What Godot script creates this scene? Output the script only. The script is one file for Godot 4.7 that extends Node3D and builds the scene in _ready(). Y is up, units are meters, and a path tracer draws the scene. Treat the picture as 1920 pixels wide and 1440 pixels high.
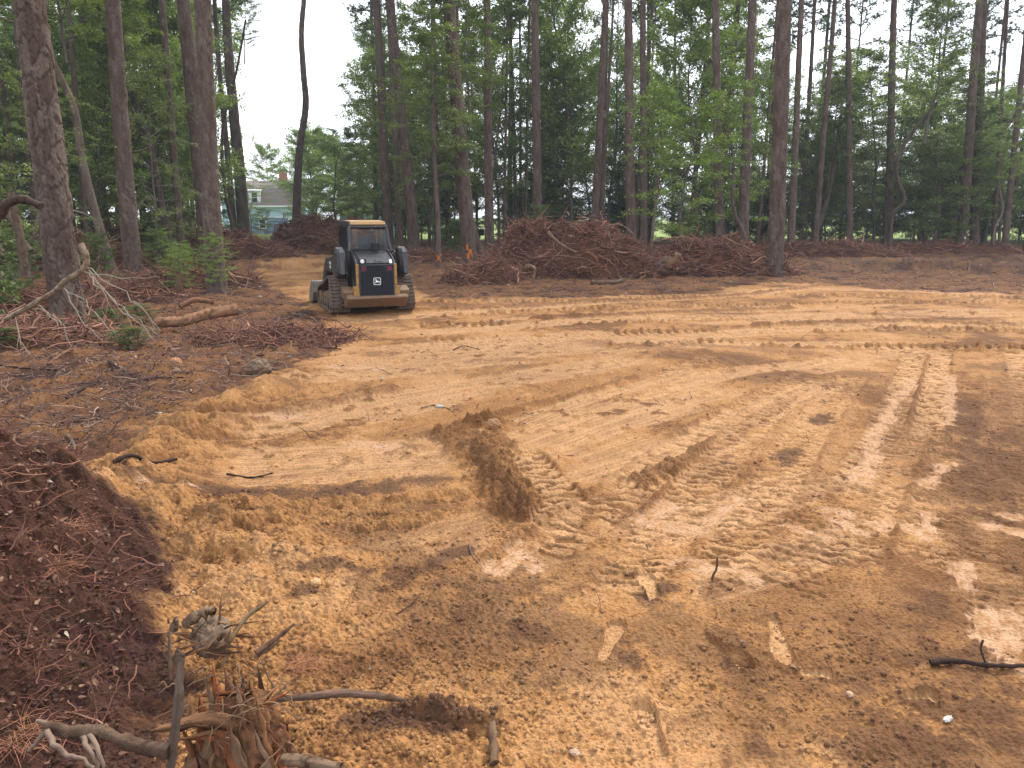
extends Node3D
# A freshly cleared, sandy lot at the edge of a pine wood under a white overcast sky. Units are metres, y is up, the view is towards -z.

var rng := RandomNumberGenerator.new()
var names := {}
var mats := {}


class Builder:
	var v := PackedVector3Array()
	var n := PackedVector3Array()
	var c := PackedColorArray()
	var t := PackedVector2Array()
	var i := PackedInt32Array()

	func tube(pts: PackedVector3Array, radii: PackedFloat32Array, sides: int, col: Color, caps := true) -> void:
		var count := pts.size()
		var side := Vector3.RIGHT
		var first := v.size()
		var along := 0.0
		for k in count:
			var d := (pts[mini(k + 1, count - 1)] - pts[maxi(k - 1, 0)]).normalized()
			if k == 0 and absf(d.dot(side)) > 0.9:
				side = Vector3.FORWARD
			side = (side - d * d.dot(side)).normalized()
			var up := d.cross(side)
			if k > 0:
				along += pts[k].distance_to(pts[k - 1])
			for s in sides + 1:
				var a := TAU * s / sides
				var o := side * cos(a) + up * sin(a)
				v.append(pts[k] + o * radii[k])
				n.append(o)
				c.append(col)
				t.append(Vector2(float(s) / sides, along))
		for k in count - 1:
			for s in sides:
				var a := first + k * (sides + 1) + s
				i.append_array([a, a + 1, a + sides + 1, a + 1, a + sides + 2, a + sides + 1])
		if caps:
			for e in [0, count - 1]:
				var d := (pts[0] - pts[1]).normalized() if e == 0 else (pts[count - 1] - pts[count - 2]).normalized()
				var m := v.size()
				v.append(pts[e])
				n.append(d)
				c.append(col)
				t.append(Vector2(0.5, 0))
				for s in sides + 1:
					v.append(v[first + e * (sides + 1) + s])
					n.append(d)
					c.append(col)
					t.append(Vector2(0.5, 0))
				for s in sides:
					i.append_array([m, m + 1 + s, m + 2 + s])

	func tri(a: Vector3, b: Vector3, d: Vector3, col: Color) -> void:
		var m := v.size()
		var q := (b - a).cross(d - a).normalized()
		for p in [a, b, d]:
			v.append(p)
			n.append(q)
			c.append(col)
			t.append(Vector2(p.x, p.y))
		i.append_array([m, m + 2, m + 1])

	func quad(a: Vector3, b: Vector3, d: Vector3, e: Vector3, col: Color) -> void:
		tri(a, b, d, col)
		tri(a, d, e, col)

	# a leaf of four corners, folded a little along its middle
	func leaf(p: Vector3, d: Vector3, s: Vector3, col: Color) -> void:
		var m := v.size()
		var q := s.cross(d).normalized()
		v.append_array([p, p + d * 0.45 + s + q * s.length() * 0.35, p + d, p + d * 0.45 - s + q * s.length() * 0.35])
		n.append_array([q, q, q, q])
		c.append_array([col, col, col, col])
		t.append_array([Vector2(0.5, 0), Vector2(0, 0.5), Vector2(0.5, 1), Vector2(1, 0.5)])
		i.append_array([m, m + 1, m + 2, m, m + 2, m + 3])

	# an outline in x and y, swept from z0 to z1 with a chamfered edge
	func prism(at: Transform3D, shape: PackedVector2Array, z0: float, z1: float, bevel: float, col: Color) -> void:
		var outline := shape.duplicate()
		if Geometry2D.is_polygon_clockwise(outline):
			outline.reverse()
		var count := outline.size()
		var rings := []
		for e in [[z0, bevel], [z0 + bevel, 0.0], [z1 - bevel, 0.0], [z1, bevel]]:
			var ring := PackedVector3Array()
			for k in count:
				var p := outline[k]
				var a := (p - outline[(k - 1 + count) % count]).normalized()
				var b := (outline[(k + 1) % count] - p).normalized()
				var w := Vector2(-a.y - b.y, a.x + b.x)
				w = w.normalized() * float(e[1]) * minf(1.6, 2.0 / maxf(w.length(), 0.4))
				ring.append(at * Vector3(p.x + w.x, p.y + w.y, e[0]))
			rings.append(ring)
		for r in 3:
			for k in count:
				var j := (k + 1) % count
				quad(rings[r][k], rings[r][j], rings[r + 1][j], rings[r + 1][k], col)
		var flat := Geometry2D.triangulate_polygon(outline)
		for k in range(0, flat.size(), 3):
			var x := flat[k]
			var y := flat[k + 1]
			var w := flat[k + 2]
			if (outline[y] - outline[x]).cross(outline[w] - outline[x]) < 0.0:
				y = flat[k + 2]
				w = flat[k + 1]
			tri(rings[3][x], rings[3][y], rings[3][w], col)
			tri(rings[0][x], rings[0][w], rings[0][y], col)

	# a side view (z, y), as thick as from x0 to x1
	func side(shape: PackedVector2Array, x0: float, x1: float, bevel: float, col: Color) -> void:
		prism(Transform3D(Basis(Vector3(0, 0, 1), Vector3(0, 1, 0), Vector3(-1, 0, 0)), Vector3.ZERO), shape, -x1, -x0, bevel, col)

	func box(at: Transform3D, size: Vector3, bevel: float, col: Color) -> void:
		var h := size * 0.5
		prism(at, PackedVector2Array([Vector2(-h.x, -h.y), Vector2(h.x, -h.y), Vector2(h.x, h.y), Vector2(-h.x, h.y)]), -h.z, h.z, minf(bevel, minf(h.x, minf(h.y, h.z)) * 0.6), col)

	# for convex shapes: every face added since FIRST looks away from MIDDLE
	func outward(first: int, middle: Vector3) -> void:
		for k in range(first, v.size()):
			if n[k].dot(v[k] - middle) < 0.0:
				n[k] = -n[k]

	func mesh(mat: Material = null) -> ArrayMesh:
		for k in range(0, i.size(), 3):
			var a := i[k]
			var b := i[k + 1]
			var d := i[k + 2]
			if (v[d] - v[a]).cross(v[b] - v[a]).dot(n[a] + n[b] + n[d]) < 0.0:
				i[k + 1] = d
				i[k + 2] = b
		var arrays := []
		arrays.resize(Mesh.ARRAY_MAX)
		arrays[Mesh.ARRAY_VERTEX] = v
		arrays[Mesh.ARRAY_NORMAL] = n
		arrays[Mesh.ARRAY_COLOR] = c
		arrays[Mesh.ARRAY_TEX_UV] = t
		arrays[Mesh.ARRAY_INDEX] = i
		var m := ArrayMesh.new()
		m.add_surface_from_arrays(Mesh.PRIMITIVE_TRIANGLES, arrays)
		if mat:
			m.surface_set_material(0, mat)
		return m


func noise(kind: int, frequency: float, from: int, octaves := 1) -> FastNoiseLite:
	var f := FastNoiseLite.new()
	f.noise_type = kind
	f.seed = from
	f.frequency = frequency
	f.fractal_type = FastNoiseLite.FRACTAL_FBM if octaves > 1 else FastNoiseLite.FRACTAL_NONE
	f.fractal_octaves = octaves
	return f


func noise_texture(f: FastNoiseLite, side: int, ramp: Gradient = null) -> NoiseTexture2D:
	var x := NoiseTexture2D.new()
	x.width = side
	x.height = side
	x.seamless = true
	x.generate_mipmaps = false
	x.noise = f
	if ramp:
		x.color_ramp = ramp
	return x


func ramp(stops: Array) -> Gradient:
	var g := Gradient.new()
	var o := PackedFloat32Array()
	var c := PackedColorArray()
	for s in stops:
		o.append(s[0])
		c.append(s[1])
	g.offsets = o
	g.colors = c
	return g


# linear base colour -> material; vertex colours multiply it
func paint(called: String, r: float, g: float, b: float, rough := 0.9, vertex := false) -> StandardMaterial3D:
	var m := StandardMaterial3D.new()
	m.resource_name = called
	m.albedo_color = Color(r, g, b).linear_to_srgb()
	m.roughness = rough
	m.metallic_specular = 0.35
	m.vertex_color_use_as_albedo = vertex
	mats[called] = m
	return m


func numbered(called: String) -> String:
	names[called] = names.get(called, -1) + 1
	return called if names[called] == 0 else "%s_%03d" % [called, names[called]]


func tag(o: Node, label: String, category := "", group := "", kind := "") -> Node:
	o.set_meta("label", label)
	if category:
		o.set_meta("category", category)
	if group:
		o.set_meta("group", group)
	if kind:
		o.set_meta("kind", kind)
	return o


func thing(called: String, at := Vector3.ZERO, turn := 0.0) -> Node3D:
	var o := Node3D.new()
	o.name = numbered(called)
	o.position = at
	o.rotation.y = turn
	add_child(o)
	return o


func part(called: String, m: Mesh, mat: Material, parent: Node) -> MeshInstance3D:
	var o := MeshInstance3D.new()
	o.name = numbered(called) if parent == self else called
	o.mesh = m
	if mat:
		o.material_override = mat
	parent.add_child(o, true)
	return o


func scatter(called: String, m: Mesh, mat: Material, where: Array, tints: Array, parent: Node = self) -> MultiMeshInstance3D:
	var mm := MultiMesh.new()
	mm.transform_format = MultiMesh.TRANSFORM_3D
	mm.use_colors = true
	mm.mesh = m
	mm.instance_count = where.size()
	for k in where.size():
		mm.set_instance_transform(k, where[k])
		mm.set_instance_color(k, tints[k])
	var o := MultiMeshInstance3D.new()
	o.name = numbered(called) if parent == self else called
	o.multimesh = mm
	o.material_override = mat
	parent.add_child(o, true)
	o.set_meta("kind", "stuff")
	return o


func curve(pts: PackedVector3Array, steps: int) -> PackedVector3Array:
	var out := PackedVector3Array()
	var last := pts.size() - 1
	for k in last:
		for s in steps:
			out.append(pts[k].cubic_interpolate(pts[k + 1], pts[maxi(k - 1, 0)], pts[mini(k + 2, last)], float(s) / steps))
	out.append(pts[last])
	return out


func taper(count: int, a: float, b: float) -> PackedFloat32Array:
	var out := PackedFloat32Array()
	for k in count:
		out.append(lerpf(a, b, float(k) / maxf(1.0, count - 1)))
	return out


func vary(a: Color, b: Color) -> Color:
	return a.lerp(b, rng.randf())


# ---------------------------------------------------------------- the ground: one sheet of soil, finer near the place where people stand
var g_r := PackedFloat32Array()
var g_a := PackedFloat32Array()
var g_h := PackedFloat32Array()
var g_low := PackedFloat32Array()
var g_c := PackedColorArray()
var g_wet := PackedFloat32Array()
var zone := PackedFloat32Array()
const ZX := -42.0
const ZZ := -74.0
const ZW := 211
const ZH := 191
const ZS := 0.4
var n_low := noise(FastNoiseLite.TYPE_SIMPLEX_SMOOTH, 0.16, 11, 2)
var n_mid := noise(FastNoiseLite.TYPE_SIMPLEX_SMOOTH, 0.9, 12, 3)
var n_fine := noise(FastNoiseLite.TYPE_SIMPLEX_SMOOTH, 5.0, 13, 3)
var n_crumb := noise(FastNoiseLite.TYPE_CELLULAR, 23.0, 14)
var n_grit := noise(FastNoiseLite.TYPE_SIMPLEX_SMOOTH, 26.0, 18, 2)
var n_clod := noise(FastNoiseLite.TYPE_CELLULAR, 5.5, 15)
var n_patch := noise(FastNoiseLite.TYPE_SIMPLEX_SMOOTH, 0.35, 16, 4)
var n_spot := noise(FastNoiseLite.TYPE_SIMPLEX_SMOOTH, 2.2, 17, 3)
const SAND := Color(0.302, 0.15, 0.057)
const SAND_PALE := Color(0.455, 0.26, 0.126)
const SAND_DARK := Color(0.14, 0.063, 0.025)
const LOAM := Color(0.085, 0.043, 0.024)
const HUMUS := Color(0.042, 0.0195, 0.0145)
const LITTER := Color(0.13, 0.059, 0.031)
const SILT := Color(0.45, 0.277, 0.168)


func signed_distance(p: Vector2, poly: PackedVector2Array) -> float:
	var d := 1e9
	for k in poly.size():
		var q := Geometry2D.get_closest_point_to_segment(p, poly[k - 1], poly[k])
		d = minf(d, p.distance_squared_to(q))
	return sqrt(d) * (1.0 if Geometry2D.is_point_in_polygon(p, poly) else -1.0)


func zone_at(x: float, z: float) -> float:
	var fx := clampf((x - ZX) / ZS, 0.0, ZW - 1.01)
	var fz := clampf((z - ZZ) / ZS, 0.0, ZH - 1.01)
	var k := int(fz) * ZW + int(fx)
	var a := fx - int(fx)
	var b := fz - int(fz)
	return lerpf(lerpf(zone[k], zone[k + 1], a), lerpf(zone[k + ZW], zone[k + ZW + 1], a), b)


func ground_y(x: float, z: float) -> float:
	var r := clampf(sqrt(x * x + z * z), g_r[0], g_r[g_r.size() - 2])
	var a := clampf(atan2(x, -z), g_a[0], g_a[g_a.size() - 2])
	var j := clampi(g_r.bsearch(r, false) - 1, 0, g_r.size() - 2)
	var k := clampi(g_a.bsearch(a, false) - 1, 0, g_a.size() - 2)
	var u := (a - g_a[k]) / (g_a[k + 1] - g_a[k])
	var w := (r - g_r[j]) / (g_r[j + 1] - g_r[j])
	var q := j * g_a.size() + k
	return lerpf(lerpf(g_h[q], g_h[q + 1], u), lerpf(g_h[q + g_a.size()], g_h[q + g_a.size() + 1], u), w)


func ground_color(x: float, z: float) -> Color:
	var j := clampi(g_r.bsearch(sqrt(x * x + z * z)), 0, g_r.size() - 1)
	var k := clampi(g_a.bsearch(atan2(x, -z)), 0, g_a.size() - 1)
	return g_c[j * g_a.size() + k]


func on_ground(x: float, z: float, up := 0.0) -> Vector3:
	return Vector3(x, ground_y(x, z) + up, z)


func mound(x: float, z: float, cx: float, cz: float, rx: float, rz: float, turn: float, high: float) -> float:
	var p := Vector2(x - cx, z - cz).rotated(turn)
	var d := Vector2(p.x / rx, p.y / rz).length()
	return high * (1.0 - smoothstep(0.0, 1.0, d)) if d < 1.0 else 0.0


func lay_ground() -> void:
	var sandy: PackedVector2Array = PackedVector2Array([Vector2(-1.465, -2.862), Vector2(-1.601, -3.265), Vector2(-1.926, -3.724), Vector2(-2.076, -4.309), Vector2(-2.247, -4.667), Vector2(-2.866, -5.268), Vector2(-3.688, -5.789), Vector2(-3.967, -6.15), Vector2(-4.031, -7.093), Vector2(-4.207, -8.347), Vector2(-4.025, -9.076), Vector2(-3.795, -10.094), Vector2(-3.756, -11.355), Vector2(-3.416, -12.219), Vector2(-3.245, -13.78), Vector2(-4.325, -17.451), Vector2(-6.025, -21.387), Vector2(-8.872, -27.531), Vector2(-11.285, -33.533), Vector2(-13.254, -39.81), Vector2(-13.162, -45.061), Vector2(-11.898, -48.924), Vector2(-9.179, -48.924), Vector2(-5.84, -36.407), Vector2(-2.554, -22.694), Vector2(-0.921, -21.806), Vector2(2.22, -22.541), Vector2(5.731, -23.995), Vector2(8.287, -26.872), Vector2(11.462, -28.221), Vector2(12.308, -24.343), Vector2(16.069, -23.824), Vector2(21.971, -23.327), Vector2(15.84, -11.355), Vector2(4.265, -2.677), Vector2(1.19, -2.183), Vector2(-1.171, -2.183)])
	zone.resize(ZW * ZH)
	for b in ZH:
		for a in ZW:
			zone[b * ZW + a] = signed_distance(Vector2(ZX + a * ZS, ZZ + b * ZS), sandy)
	var r := 0.4
	while r < 1200.0:
		g_r.append(r)
		r += 0.3 if r < 2.1 else clampf(0.0004 * r * r, 0.0105, 0.046) if r < 16.5 else 0.046 + (r - 16.5) * 0.005 if r < 36.0 else r * 0.05
	var a := -180.0
	while a < 180.01:
		g_a.append(deg_to_rad(minf(a, 180.0)))
		a += 0.11 if absf(a + 0.05) < 36.5 else 0.24 if absf(a + 0.1) < 43.0 else 1.0 if absf(a) < 49.0 else 3.0
	g_a[g_a.size() - 1] = PI
	n_crumb.cellular_return_type = FastNoiseLite.RETURN_DISTANCE
	n_clod.cellular_return_type = FastNoiseLite.RETURN_DISTANCE
	var cols := g_a.size()
	var total := g_r.size() * cols
	for p in [g_h, g_low, g_wet]:
		p.resize(total)
	g_h.resize(total)
	g_low.resize(total)
	g_wet.resize(total)
	g_c.resize(total)
	var green := Color(0.2, 0.26, 0.075)
	for j in g_r.size():
		r = g_r[j]
		for k in cols:
			var x := r * sin(g_a[k])
			var z := -r * cos(g_a[k])
			var q := j * cols + k
			if r > 70.0:
				var lawn := smoothstep(76.0, 84.0, r + n_low.get_noise_2d(x, z) * 6.0)
				g_h[q] = 0.1 * n_mid.get_noise_2d(x * 0.4, z * 0.4) * (1.0 - lawn)
				g_c[q] = LITTER.lerp(green * (1.0 + 0.3 * n_mid.get_noise_2d(x * 0.2, z * 0.2)), lawn)
				continue
			var mid := n_mid.get_noise_2d(x, z)
			var spot := n_spot.get_noise_2d(x, z)
			var fine := n_fine.get_noise_2d(x, z)
			var patch := n_patch.get_noise_2d(x, z)
			var s := zone_at(x, z) + mid * (0.22 + 0.012 * r) + fine * 0.09
			var sand := smoothstep(-0.1, 0.12, s)
			var low := 0.05 * n_low.get_noise_2d(x, z)
			# spoil heap to the left where the stump lies
			low += (mound(x, z, -3.7, -3.9, 1.95, 2.5, 0.0, 0.95) + mound(x, z, -4.4, -5.4, 1.9, 1.5, 0.0, 0.5)) * (1.0 + 0.35 * spot + 0.2 * mid)
			# long bank of scraped sand along the edge of the clearing
			if z > -13.0 and x < -1.0:
				var e := zone_at(x, z)
				low += 0.24 * exp(-pow((e - 0.55) / 0.45, 2.0)) * smoothstep(-13.0, -9.0, z) * (0.75 + 0.5 * spot) * smoothstep(-3.6, -5.0, z)
			g_low[q] = low
			var h := low
			var near := 1.0 - smoothstep(9.0, 20.0, r)
			var cell := 0.0
			var clod := 0.0
			var grit := 0.0
			if near > 0.0:
				cell = n_crumb.get_noise_2d(x + fine * 0.02, z)
				clod = n_clod.get_noise_2d(x, z + spot * 0.1)
				grit = n_grit.get_noise_2d(x, z) * near
			var crumbly := clampf(0.12 + patch * 0.7 + 1.0 * smoothstep(0.6, -1.0, x) * smoothstep(-6.8, -5.0, z) + 0.3 * smoothstep(-5.0, -3.6, z), 0.04, 1.0)
			var bank := smoothstep(1.6, 0.2, s) * smoothstep(-14.0, -9.0, z) * float(x < 0.5)
			crumbly = maxf(crumbly, bank * 1.3)
			var rough_sand := fine * 0.012 + spot * 0.012 + near * crumbly * (0.013 * maxf(0.0, -cell - 0.3) + 0.028 * maxf(0.0, -clod - 0.5) + fine * 0.016 + 0.011 * grit) + grit * 0.004
			var rough_soil := mid * 0.07 + spot * 0.05 + fine * 0.03 + near * 0.05 * maxf(0.0, -clod) + grit * 0.012
			g_h[q] = h + lerpf(rough_soil, rough_sand, sand) - 0.05 * (1.0 - smoothstep(0.0, 0.3, absf(s))) * 0.4
			# colours: what the soil is made of
			var tone := clampf(0.48 + patch * 0.95 + spot * 0.42 + fine * 0.38 + grit * 0.45, 0.0, 1.0)
			var c := SAND_DARK.lerp(SAND, smoothstep(0.0, 0.5, tone)).lerp(SAND_PALE, smoothstep(0.6, 1.0, tone) * 0.45)
			var damp := smoothstep(0.24, 0.42, n_patch.get_noise_2d(x + 40.0, z - 17.0) + 0.3 * spot + 0.2 * fine + 0.12 * grit)
			c = c.lerp(LOAM, damp * 0.55)
			var soil := LOAM.lerp(LITTER, clampf(0.5 + spot * 0.9 + fine * 0.5 + grit * 0.4, 0.0, 1.0)).lerp(HUMUS, smoothstep(0.0, 0.5, -patch + fine * 0.4))
			soil = soil.lerp(SAND_DARK.lerp(SAND, 0.2), smoothstep(-0.15, 0.35, mid + fine * 0.4 + grit * 0.2) * 0.75)
			if x < -0.5 and z > -7.5:
				soil = soil.lerp(HUMUS, 0.85 * smoothstep(-7.5, -5.2, z))
			g_c[q] = soil.lerp(c, sand)


# presses a mark into every ground vertex within REACH of a run of points, each vertex once, at its nearest point of the run
func stamp(path: PackedVector2Array, reach: float, what: String, o: Dictionary) -> void:
	var cols := g_a.size()
	var run := 0.0
	var found := {}
	for seg in path.size() - 1:
		var a := path[seg]
		var b := path[seg + 1]
		var long := a.distance_to(b)
		var dir := (b - a) / maxf(long, 0.001)
		var close := Geometry2D.get_closest_point_to_segment(Vector2.ZERO, a, b)
		var r0 := maxf(close.length() - reach, g_r[0])
		var r1 := maxf(a.length(), b.length()) + reach
		var t0 := atan2(a.x, -a.y)
		var t1 := atan2(b.x, -b.y)
		var wide := asin(minf(1.0, reach / maxf(close.length(), reach)))
		var k0 := g_a.bsearch(minf(t0, t1) - wide)
		var k1 := mini(g_a.bsearch(maxf(t0, t1) + wide), cols - 1)
		var j0 := g_r.bsearch(r0)
		var j1 := mini(g_r.bsearch(r1), g_r.size() - 1)
		var first := seg == 0
		var last := seg == path.size() - 2
		for j in range(j0, j1 + 1):
			for k in range(k0, k1 + 1):
				var p := Vector2(g_r[j] * sin(g_a[k]), -g_r[j] * cos(g_a[k])) - a
				var along := p.dot(dir)
				var across := p.cross(dir)
				var over := along - clampf(along, 0.0, long)
				var d := across * across + over * over
				if d > reach * reach:
					continue
				if (along < 0.0 and not first) or (along > long and not last):
					across = sqrt(d) * signf(across)
					along = clampf(along, 0.0, long)
				var q := j * cols + k
				if not found.has(q) or found[q].z > d:
					found[q] = Vector3(along + run, across, d)
		run += long
	for q in found:
		var j: int = q / cols
		var k: int = q % cols
		press(q, Vector2(g_r[j] * sin(g_a[k]), -g_r[j] * cos(g_a[k])), found[q].x, found[q].y, what, o)


func press(q: int, p: Vector2, along: float, across: float, what: String, o: Dictionary) -> void:
	var fine := n_fine.get_noise_2d(p.x, p.y)
	var spot := n_spot.get_noise_2d(p.x * 0.8 + 9.0, p.y * 0.8)
	var wide: float = o.wide
	var t := across / wide + 0.12 * spot + 0.06 * fine
	var total: float = o.total
	var ends := smoothstep(-0.1, 0.25, along + spot * 0.3) * smoothstep(-0.1, 0.25, total - along + spot * 0.3)
	var grit := n_grit.get_noise_2d(p.x, p.y)
	match what:
		"track":   # the print of a rubber track: bars across, low banks at both sides
			var inside := smoothstep(1.05, 0.88, absf(t)) * ends
			var patchy := clampf(0.6 + 1.3 * spot + float(o.get("clear", 0.0)), 0.0, 1.0)
			var wave := sin(TAU * (along + across * float(o.get("skew", 0.0)) + 0.07 * fine + 0.05 * spot) / float(o.pitch))
			var bar := smoothstep(-0.45, 0.2, wave + 0.9 * fine + 0.35 * grit) - 0.6
			var bank := exp(-pow((absf(t) - 1.08) / 0.16, 2.0)) * ends * (0.6 + fine)
			g_h[q] = lerpf(g_h[q], g_low[q] - float(o.deep) + bar * float(o.bars) * patchy * 0.55 + fine * 0.01 + grit * 0.004, inside * 0.85) + bank * float(o.get("bank", 0.025))
			var tone: Color = SAND_DARK.lerp(SAND_PALE, smoothstep(-0.5, 0.25, bar))
			g_c[q] = g_c[q].lerp(o.get("color", tone), inside * patchy * float(o.get("tint", 0.35)))
			g_c[q] = g_c[q].lerp(SAND_DARK, clampf(bank, 0.0, 1.0) * 0.4)
		"scrape":  # a strip shaved by the bucket's edge: smooth, with scratches along it
			var inside := smoothstep(1.0, 0.9, absf(t)) * ends
			var scratch := n_fine.get_noise_2d(across * 5.0 + 31.0, along * 0.12)
			var keep := smoothstep(0.1, 0.5, 0.62 + spot * 0.9 + fine * 0.5 + grit * 0.2) * inside
			g_h[q] = lerpf(g_h[q], g_low[q] - float(o.deep) + scratch * 0.012 + fine * 0.003, keep * 0.9)
			g_c[q] = g_c[q].lerp((o.color as Color).lerp(SAND_DARK, clampf(0.25 + scratch * 0.7 + spot * 0.4, 0.0, 0.8)), keep * float(o.get("tint", 0.7)))
		"ridge":   # loose soil left in a row
			var top := maxf(0.0, 1.0 - t * t) * ends
			var cell := n_clod.get_noise_2d(p.x * 1.6, p.y * 1.6)
			g_h[q] += float(o.high) * top * (0.75 + 0.7 * spot) + (0.02 * fine + 0.012 * grit + 0.05 * maxf(0.0, -cell - 0.3)) * smoothstep(0.0, 0.3, top) * float(o.get("crumb", 1.0))
			g_c[q] = g_c[q].lerp((o.color as Color).lerp(SAND_DARK, clampf(fine * 0.8 + 0.2 * spot, 0.0, 0.7)), smoothstep(0.1, 0.3, top * (0.7 + spot) + fine * 0.2 + grit * 0.16) * float(o.get("tint", 0.8)))
		"groove":
			var inside := maxf(0.0, 1.0 - absf(t)) * ends
			g_h[q] -= float(o.deep) * inside
			g_c[q] = g_c[q].lerp(o.color, smoothstep(0.1, 0.6, inside) * float(o.get("tint", 0.6)))
		"stain":   # soil of another colour worked into the surface
			var inside := smoothstep(0.25, 0.85, smoothstep(1.05, 0.1, absf(t)) * ends + spot * 0.5 + fine * 0.6 + grit * 0.5 - 0.08)
			g_c[q] = g_c[q].lerp(o.color, inside * float(o.get("tint", 0.7)))
		"wet":     # a skin of pale silt smeared and levelled by water
			var streak := n_fine.get_noise_2d(across * 6.0 + 3.0, along * 0.7)
			var e := maxf(absf(across / wide), maxf(-along, along - total) / wide) + 0.7 * spot + 0.5 * fine + 0.5 * streak + 0.25 * grit
			var inside := smoothstep(1.3, 0.45, e)
			g_h[q] = lerpf(g_h[q], g_low[q] - 0.02 + 0.004 * spot + 0.004 * streak, inside * 0.9)
			g_c[q] = g_c[q].lerp(SILT.lerp(SAND, clampf(0.35 + fine + streak, 0.0, 1.0)), inside * 0.75)
			g_wet[q] = maxf(g_wet[q], smoothstep(0.75, 0.1, e) if o.get("shine", false) else 0.0)
		"foot":    # the print of a boot
			var f := along / total
			var half := wide * (0.62 + 0.38 * smoothstep(0.35, 0.75, f)) * (0.82 if f < 0.1 or f > 0.9 else 1.0)
			var e := maxf(absf(across) / half, absf(f - 0.5) * 2.0 * (1.0 + 0.12 * pow(absf(across) / half, 2.0)))
			var inside := smoothstep(1.04, 0.9, e + 0.05 * fine)
			g_h[q] = lerpf(g_h[q], g_low[q] - 0.024 + 0.004 * fine + 0.004 * sin(along * 190.0), inside) + 0.018 * exp(-pow((e - 1.14) / 0.12, 2.0)) * (0.7 + spot)
			g_c[q] = g_c[q].lerp(SAND_PALE.lerp(SAND, 0.2 + fine * 0.5), inside * 0.85)


func total_of(path: PackedVector2Array) -> float:
	var s := 0.0
	for k in path.size() - 1:
		s += path[k].distance_to(path[k + 1])
	return s


func mark(what: String, path: PackedVector2Array, wide: float, o: Dictionary) -> void:
	o.wide = wide
	o.total = total_of(path)
	stamp(path, wide * (1.5 if what == "track" else 1.35) + 0.03, what, o)


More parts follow.
